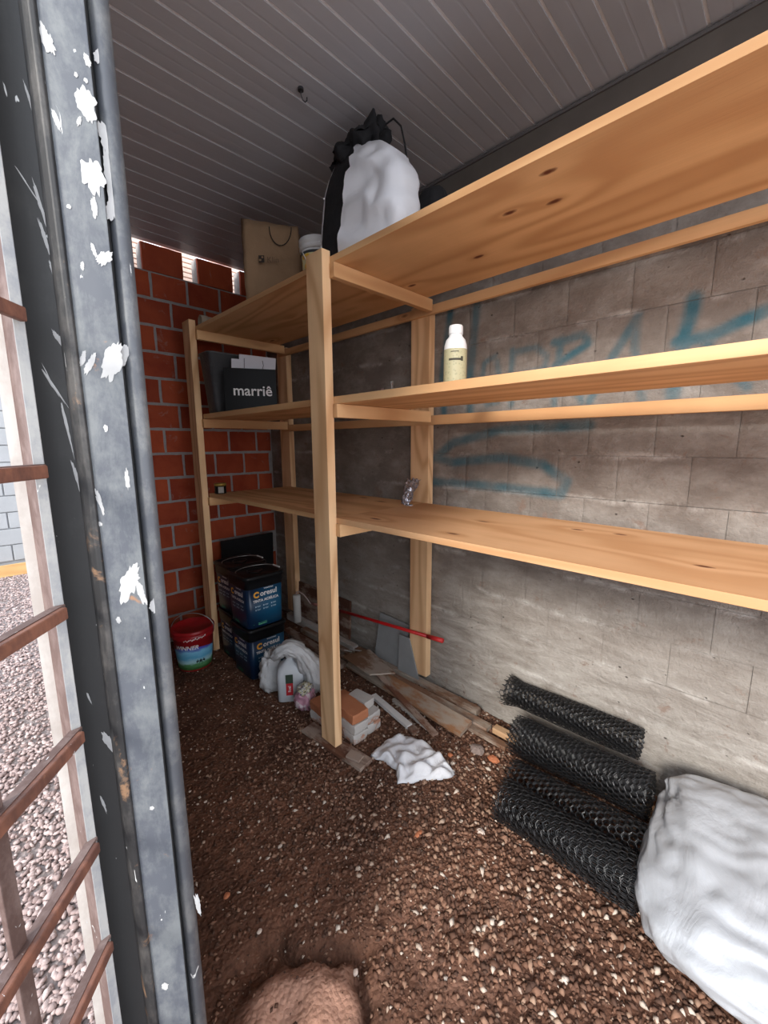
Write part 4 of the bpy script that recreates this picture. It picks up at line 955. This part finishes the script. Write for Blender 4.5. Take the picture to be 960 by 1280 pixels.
# ---------------------------------------------------------------- NETTING ROLLS
NET = plain('black_netting_plastic', (.012, .012, .013), .28, var=.3, spec=.8)
def roll(label, a, c, r0, layers, cell=.0185, seed=1, loose=.0, thick=.0013, flare=.0, squash=1.):
    a, c = Vector(a), Vector(c); ax = (c-a); L = ax.length; ax.normalize(); up = Vector((0, 0, 1)); up = (up-ax*up.dot(ax)).normalized(); bn = ax.cross(up)
    gap = .0072; dv = cell*1.732; du = cell*1.5
    total = sum(2*PI*(r0-gap*k) for k in range(layers)); thick = .0018
    rr = random.Random(seed); nv_ = int(total/dv); nu_ = int(L/du)
    cum = []; th = 0.; 
    for j in range(nv_*2+3):
        cum.append(th); rad_ = r0-gap*th/(2*PI); th += dv/2/max(.02, rad_)
    def pt(u, jj):
        th = cum[max(0, min(len(cum)-1, jj))]; rad_ = r0-gap*th/(2*PI)
        if th < loose: rad_ += .03*(1-th/loose)**2
        rad_ *= 1+.05*math.sin(u*9+seed)*math.sin(th*2+seed)+.035*noise.noise(Vector((u*14+seed, th*1.7, 0)))+flare*max(0, 1-u/.07)
        k_ = th+1.1*seed
        return a+ax*(u+.004*noise.noise(Vector((th*3, u*20, seed))))+up*math.cos(k_)*rad_*squash+bn*math.sin(k_)*rad_
    segs = []; h = cell/2
    for i in range(nu_+1):
        for j in range(nv_):
            jj = 2*j+(i % 2); u0 = i*du
            if u0 > L: continue
            # flat-topped hexagons: one edge along the axis, two slanting
            A = (u0, jj+1); B = (u0+cell, jj+1); 
            segs.append((A, B)); 
            if u0+cell+h < L+.02: segs.append((B, (u0+cell+h, jj))); segs.append((B, (u0+cell+h, jj+2)))
    V = np.empty((len(segs)*6, 3)); 
    for q, (A, B) in enumerate(segs):
        p, s_ = pt(*A), pt(*B); d = (s_-p); d.normalize(); n1 = d.orthogonal().normalized()*thick; n2 = d.cross(n1)
        for m_, (c1, c2) in enumerate(((1, 0), (-.5, .866), (-.5, -.866))):
            o_ = n1*c1+n2*c2; V[q*6+m_] = p+o_-a; V[q*6+3+m_] = s_+o_-a
    n = len(segs); tri = np.array([(0, 1, 4, 3), (1, 2, 5, 4), (2, 0, 3, 5)]); F = (tri[None]+(np.arange(n)*6)[:, None, None]).reshape(-1)
    me = bpy.data.meshes.new('netting'); me.vertices.add(n*6); me.vertices.foreach_set('co', V.reshape(-1)); nf = n*3
    me.loops.add(nf*4); me.loops.foreach_set('vertex_index', F.astype(np.int32)); me.polygons.add(nf); me.polygons.foreach_set('loop_start', np.arange(0, nf*4, 4, dtype=np.int32))
    me.update(calc_edges=True); me.materials.append(NET); me.polygons.foreach_set('use_smooth', [True]*nf)
    o = bpy.data.objects.new('netting_roll', me); COL.objects.link(o); o.location = a
    return tag(o, label, 'netting', 'rolls of black plastic netting')
roll('topmost thin roll of black hexagonal netting propped against the wall', (1.822, .925, .255), (1.822, .335, .275), .066, 4, .0125, 1, flare=.25, loose=1.2)
roll('second roll of black netting from the top, below the thin one', (1.665, .80, .155), (1.645, .255, .205), .085, 5, .0132, 2, loose=.0)
roll('flattened roll of black netting squeezed between the big roll and the one above', (1.512, .735, .075), (1.505, .215, .115), .070, 3, .0145, 4, squash=.95)
roll('large front roll of black netting lying on the soil beside the white sack', (1.360, .70, .088), (1.360, .205, .092), .084, 5, .0152, 3, loose=.0)

# ---------------------------------------------------------------- WHITE CLOTH
oc = [(463, 942), (477, 928), (487, 921), (498, 917), (517, 920), (537, 931), (549, 942), (557, 950), (564, 958), (570, 965), (560, 971), (547, 973), (532, 973), (517, 976), (497, 978), (496, 970), (495, 961), (488, 956), (480, 950), (470, 947)]
oc = [at(2, .015, *p) for p in oc]; cc = sum(oc, Vector())/len(oc)
cloth = thing('white_cloth', 'crumpled white cloth dropped on the soil in front of the planks', 'cloth', (cc.x, cc.y, 0))
b = MB(); nr = 16; K = 120
def oo(a):
    f = a*len(oc)/K; i = int(f) % len(oc); return oc[i].lerp(oc[(i+1) % len(oc)], f-int(f))
vs = []
for r in range(nr+1):
    for a in range(K):
        q = cc+(oo(a)-cc)*(r/nr)*(1+.02*math.sin(a*.9)); rel = q-cc
        fold = abs(fbm(q.x*7+3, q.y*7, 1, 2))*.05+.012*math.sin(q.x*60+q.y*34+3*fbm(q.x*5, q.y*5, 2, 2))
        z = ground(q.x, q.y)+.005+(.008+.010*(1-r/nr)+abs(noise.noise(Vector((q.x*16+q.y*9, q.y*12-q.x*5, 3))))*.055+.3*fold)*min(1, (1-r/nr)*6)
        vs.append((rel.x, rel.y, max(ground(q.x, q.y)+.004, z)))
b.v = vs; b.f = [(r*K+a, r*K+(a+1) % K, (r+1)*K+(a+1) % K, (r+1)*K+a) for r in range(nr) for a in range(K)]
CL = N('white_cotton', .9, spec=.1); v = CL.coord(); CL.base((.72, .72, .74)); CL.bump(CL.noise(v, 30, 4, .6, 1.5), .006, .5)
b.build('cloth_sheet', CL.m, cloth, True, solid=.002)

# ---------------------------------------------------------------- BIG WHITE SACK
SACK = mk_film('thin_white_sack_film', (.43, .445, .47), .15, .3, .012, (3.5, 6, 3.5))
t = thing('white_sack', 'big stuffed white plastic sack at the lower right corner, by the netting', 'sack', (1.50, -.13, 0))
b = MB(); n1, n2 = 70, 110; rg = []
tip = Vector((.165, .31, .235)); tip2 = Vector((.13, .18, .34))
for i in range(n1+1):
    th = PI*i/n1; ring = []
    for j in range(n2):
        a = 2*PI*j/n2; d = Vector((math.sin(th)*math.cos(a), math.sin(th)*math.sin(a), -math.cos(th)))
        e = .80; sg = lambda x: math.copysign(abs(x)**e, x)
        q = Vector((sg(d.x)*.335, sg(d.y)*.345, sg(d.z)*.155*(1+.25*d.x)))
        dt = tip.normalized(); w1 = max(0, d.dot((tip-Vector((0, 0, .2))).normalized()))
        w1 = max(0, d.dot(Vector((.42, .84, .36)).normalized()))**9
        q = q.lerp(tip-Vector((0, 0, .15)), w1*.9)
        w2 = max(0, d.dot(Vector((.5, .5, .7)).normalized()))**5; q += Vector((.02, .05, .035))*w2
        f = .020*fbm(d.x*2.2, d.y*2.2, d.z*2.2+4, 3)
        # gathers running from the knot
        w3 = max(0, d.dot(Vector((-.70, .70, -.1)).normalized()))**4; q += Vector((-.045, .02, 0))*w3
        ang = math.atan2(q.z-.05, q.x-.1+.3*q.y); f += .0055*math.sin(ang*17+3*fbm(d.x*2, d.y*2, d.z*2, 2))*(.35+w1*1.6)
        f += .022*(abs(noise.noise(Vector((d.x*2.4+d.y*1.5, d.y*2.2-d.z*2, d.z*2.4+d.x))))-.2)+.004*(abs(noise.noise(Vector((d.x*6, d.y*5, d.z*7+2))))-.2)
        q += d*f; q.z = max(q.z+.152, .004); ring.append(q)
    rg.append(ring)
b.loft(rg); b.build('sack_film', SACK, t, True)

# ---------------------------------------------------------------- RUBBLE
def rock(name, label, px, py, s, mat, seed, cat='stone'):
    p = at(2, .01, px, py); rr = random.Random(seed); b = MB(); rg = []
    for i in range(7):
        th = PI*i/6; rg.append([Vector((math.sin(th)*math.cos(2*PI*j/9)*s[0]*rr.uniform(.8, 1.15), math.sin(th)*math.sin(2*PI*j/9)*s[1]*rr.uniform(.8, 1.15), -math.cos(th)*s[2]*rr.uniform(.85, 1.1))) for j in range(9)])
    b.loft(rg); o = b.build(name, mat, None, loc=(p.x, p.y, ground(p.x, p.y)+s[2]*.6)); return tag(o, label, cat)
ORB = plain('broken_orange_clay', (.48, .17, .08), .9, var=.25, bump=.004); GRS = plain('grey_brown_stone', (.26, .20, .175), .9, var=.25, bump=.004); PLS = plain('pale_pebble', (.62, .50, .42), .8, var=.15, bump=.002)
rock('cement_lump', 'flat grey-brown cement lump below the plank ends', 597, 937, (.035, .04, .018), GRS, 1)
rock('brick_shard', 'orange brick shard by the left end of the netting rolls', 617, 948, (.024, .03, .014), ORB, 2, 'brick shard')
rock('clay_chip', 'long orange clay chip in the middle of the soil floor', 523, 1040, (.022, .010, .006), ORB, 3, 'brick shard')
rock('pale_pebble', 'pale flat pebble left of the big netting roll', 601, 1038, (.014, .018, .007), PLS, 4)
rock('clay_chip', 'small orange clay chip on the dark soil near the door frame', 283, 1118, (.012, .010, .006), ORB, 5, 'brick shard')
rock('clay_chip', 'tiny orange clay chip beside the white cloth and plank scraps', 563, 944, (.012, .014, .008), ORB, 6, 'brick shard')
for i, (x, y, s_, lb_) in enumerate(((423, 1043, .009, 'white pebble on the soil, halfway between door frame and netting'), (324, 1162, .009, 'lone white pebble near the clay hump'), (257, 1000, .008, 'grey-white pebble on dark soil close to the door frame'), (444, 1204, .010, 'white pebble at the right of the clay hump crack'), (350, 1056, .010, 'flat pinkish pebble above the clay hump'))):
    rock('pebble', lb_, x, y, (s_, s_*.8, s_*.5), PLS, 20+i)
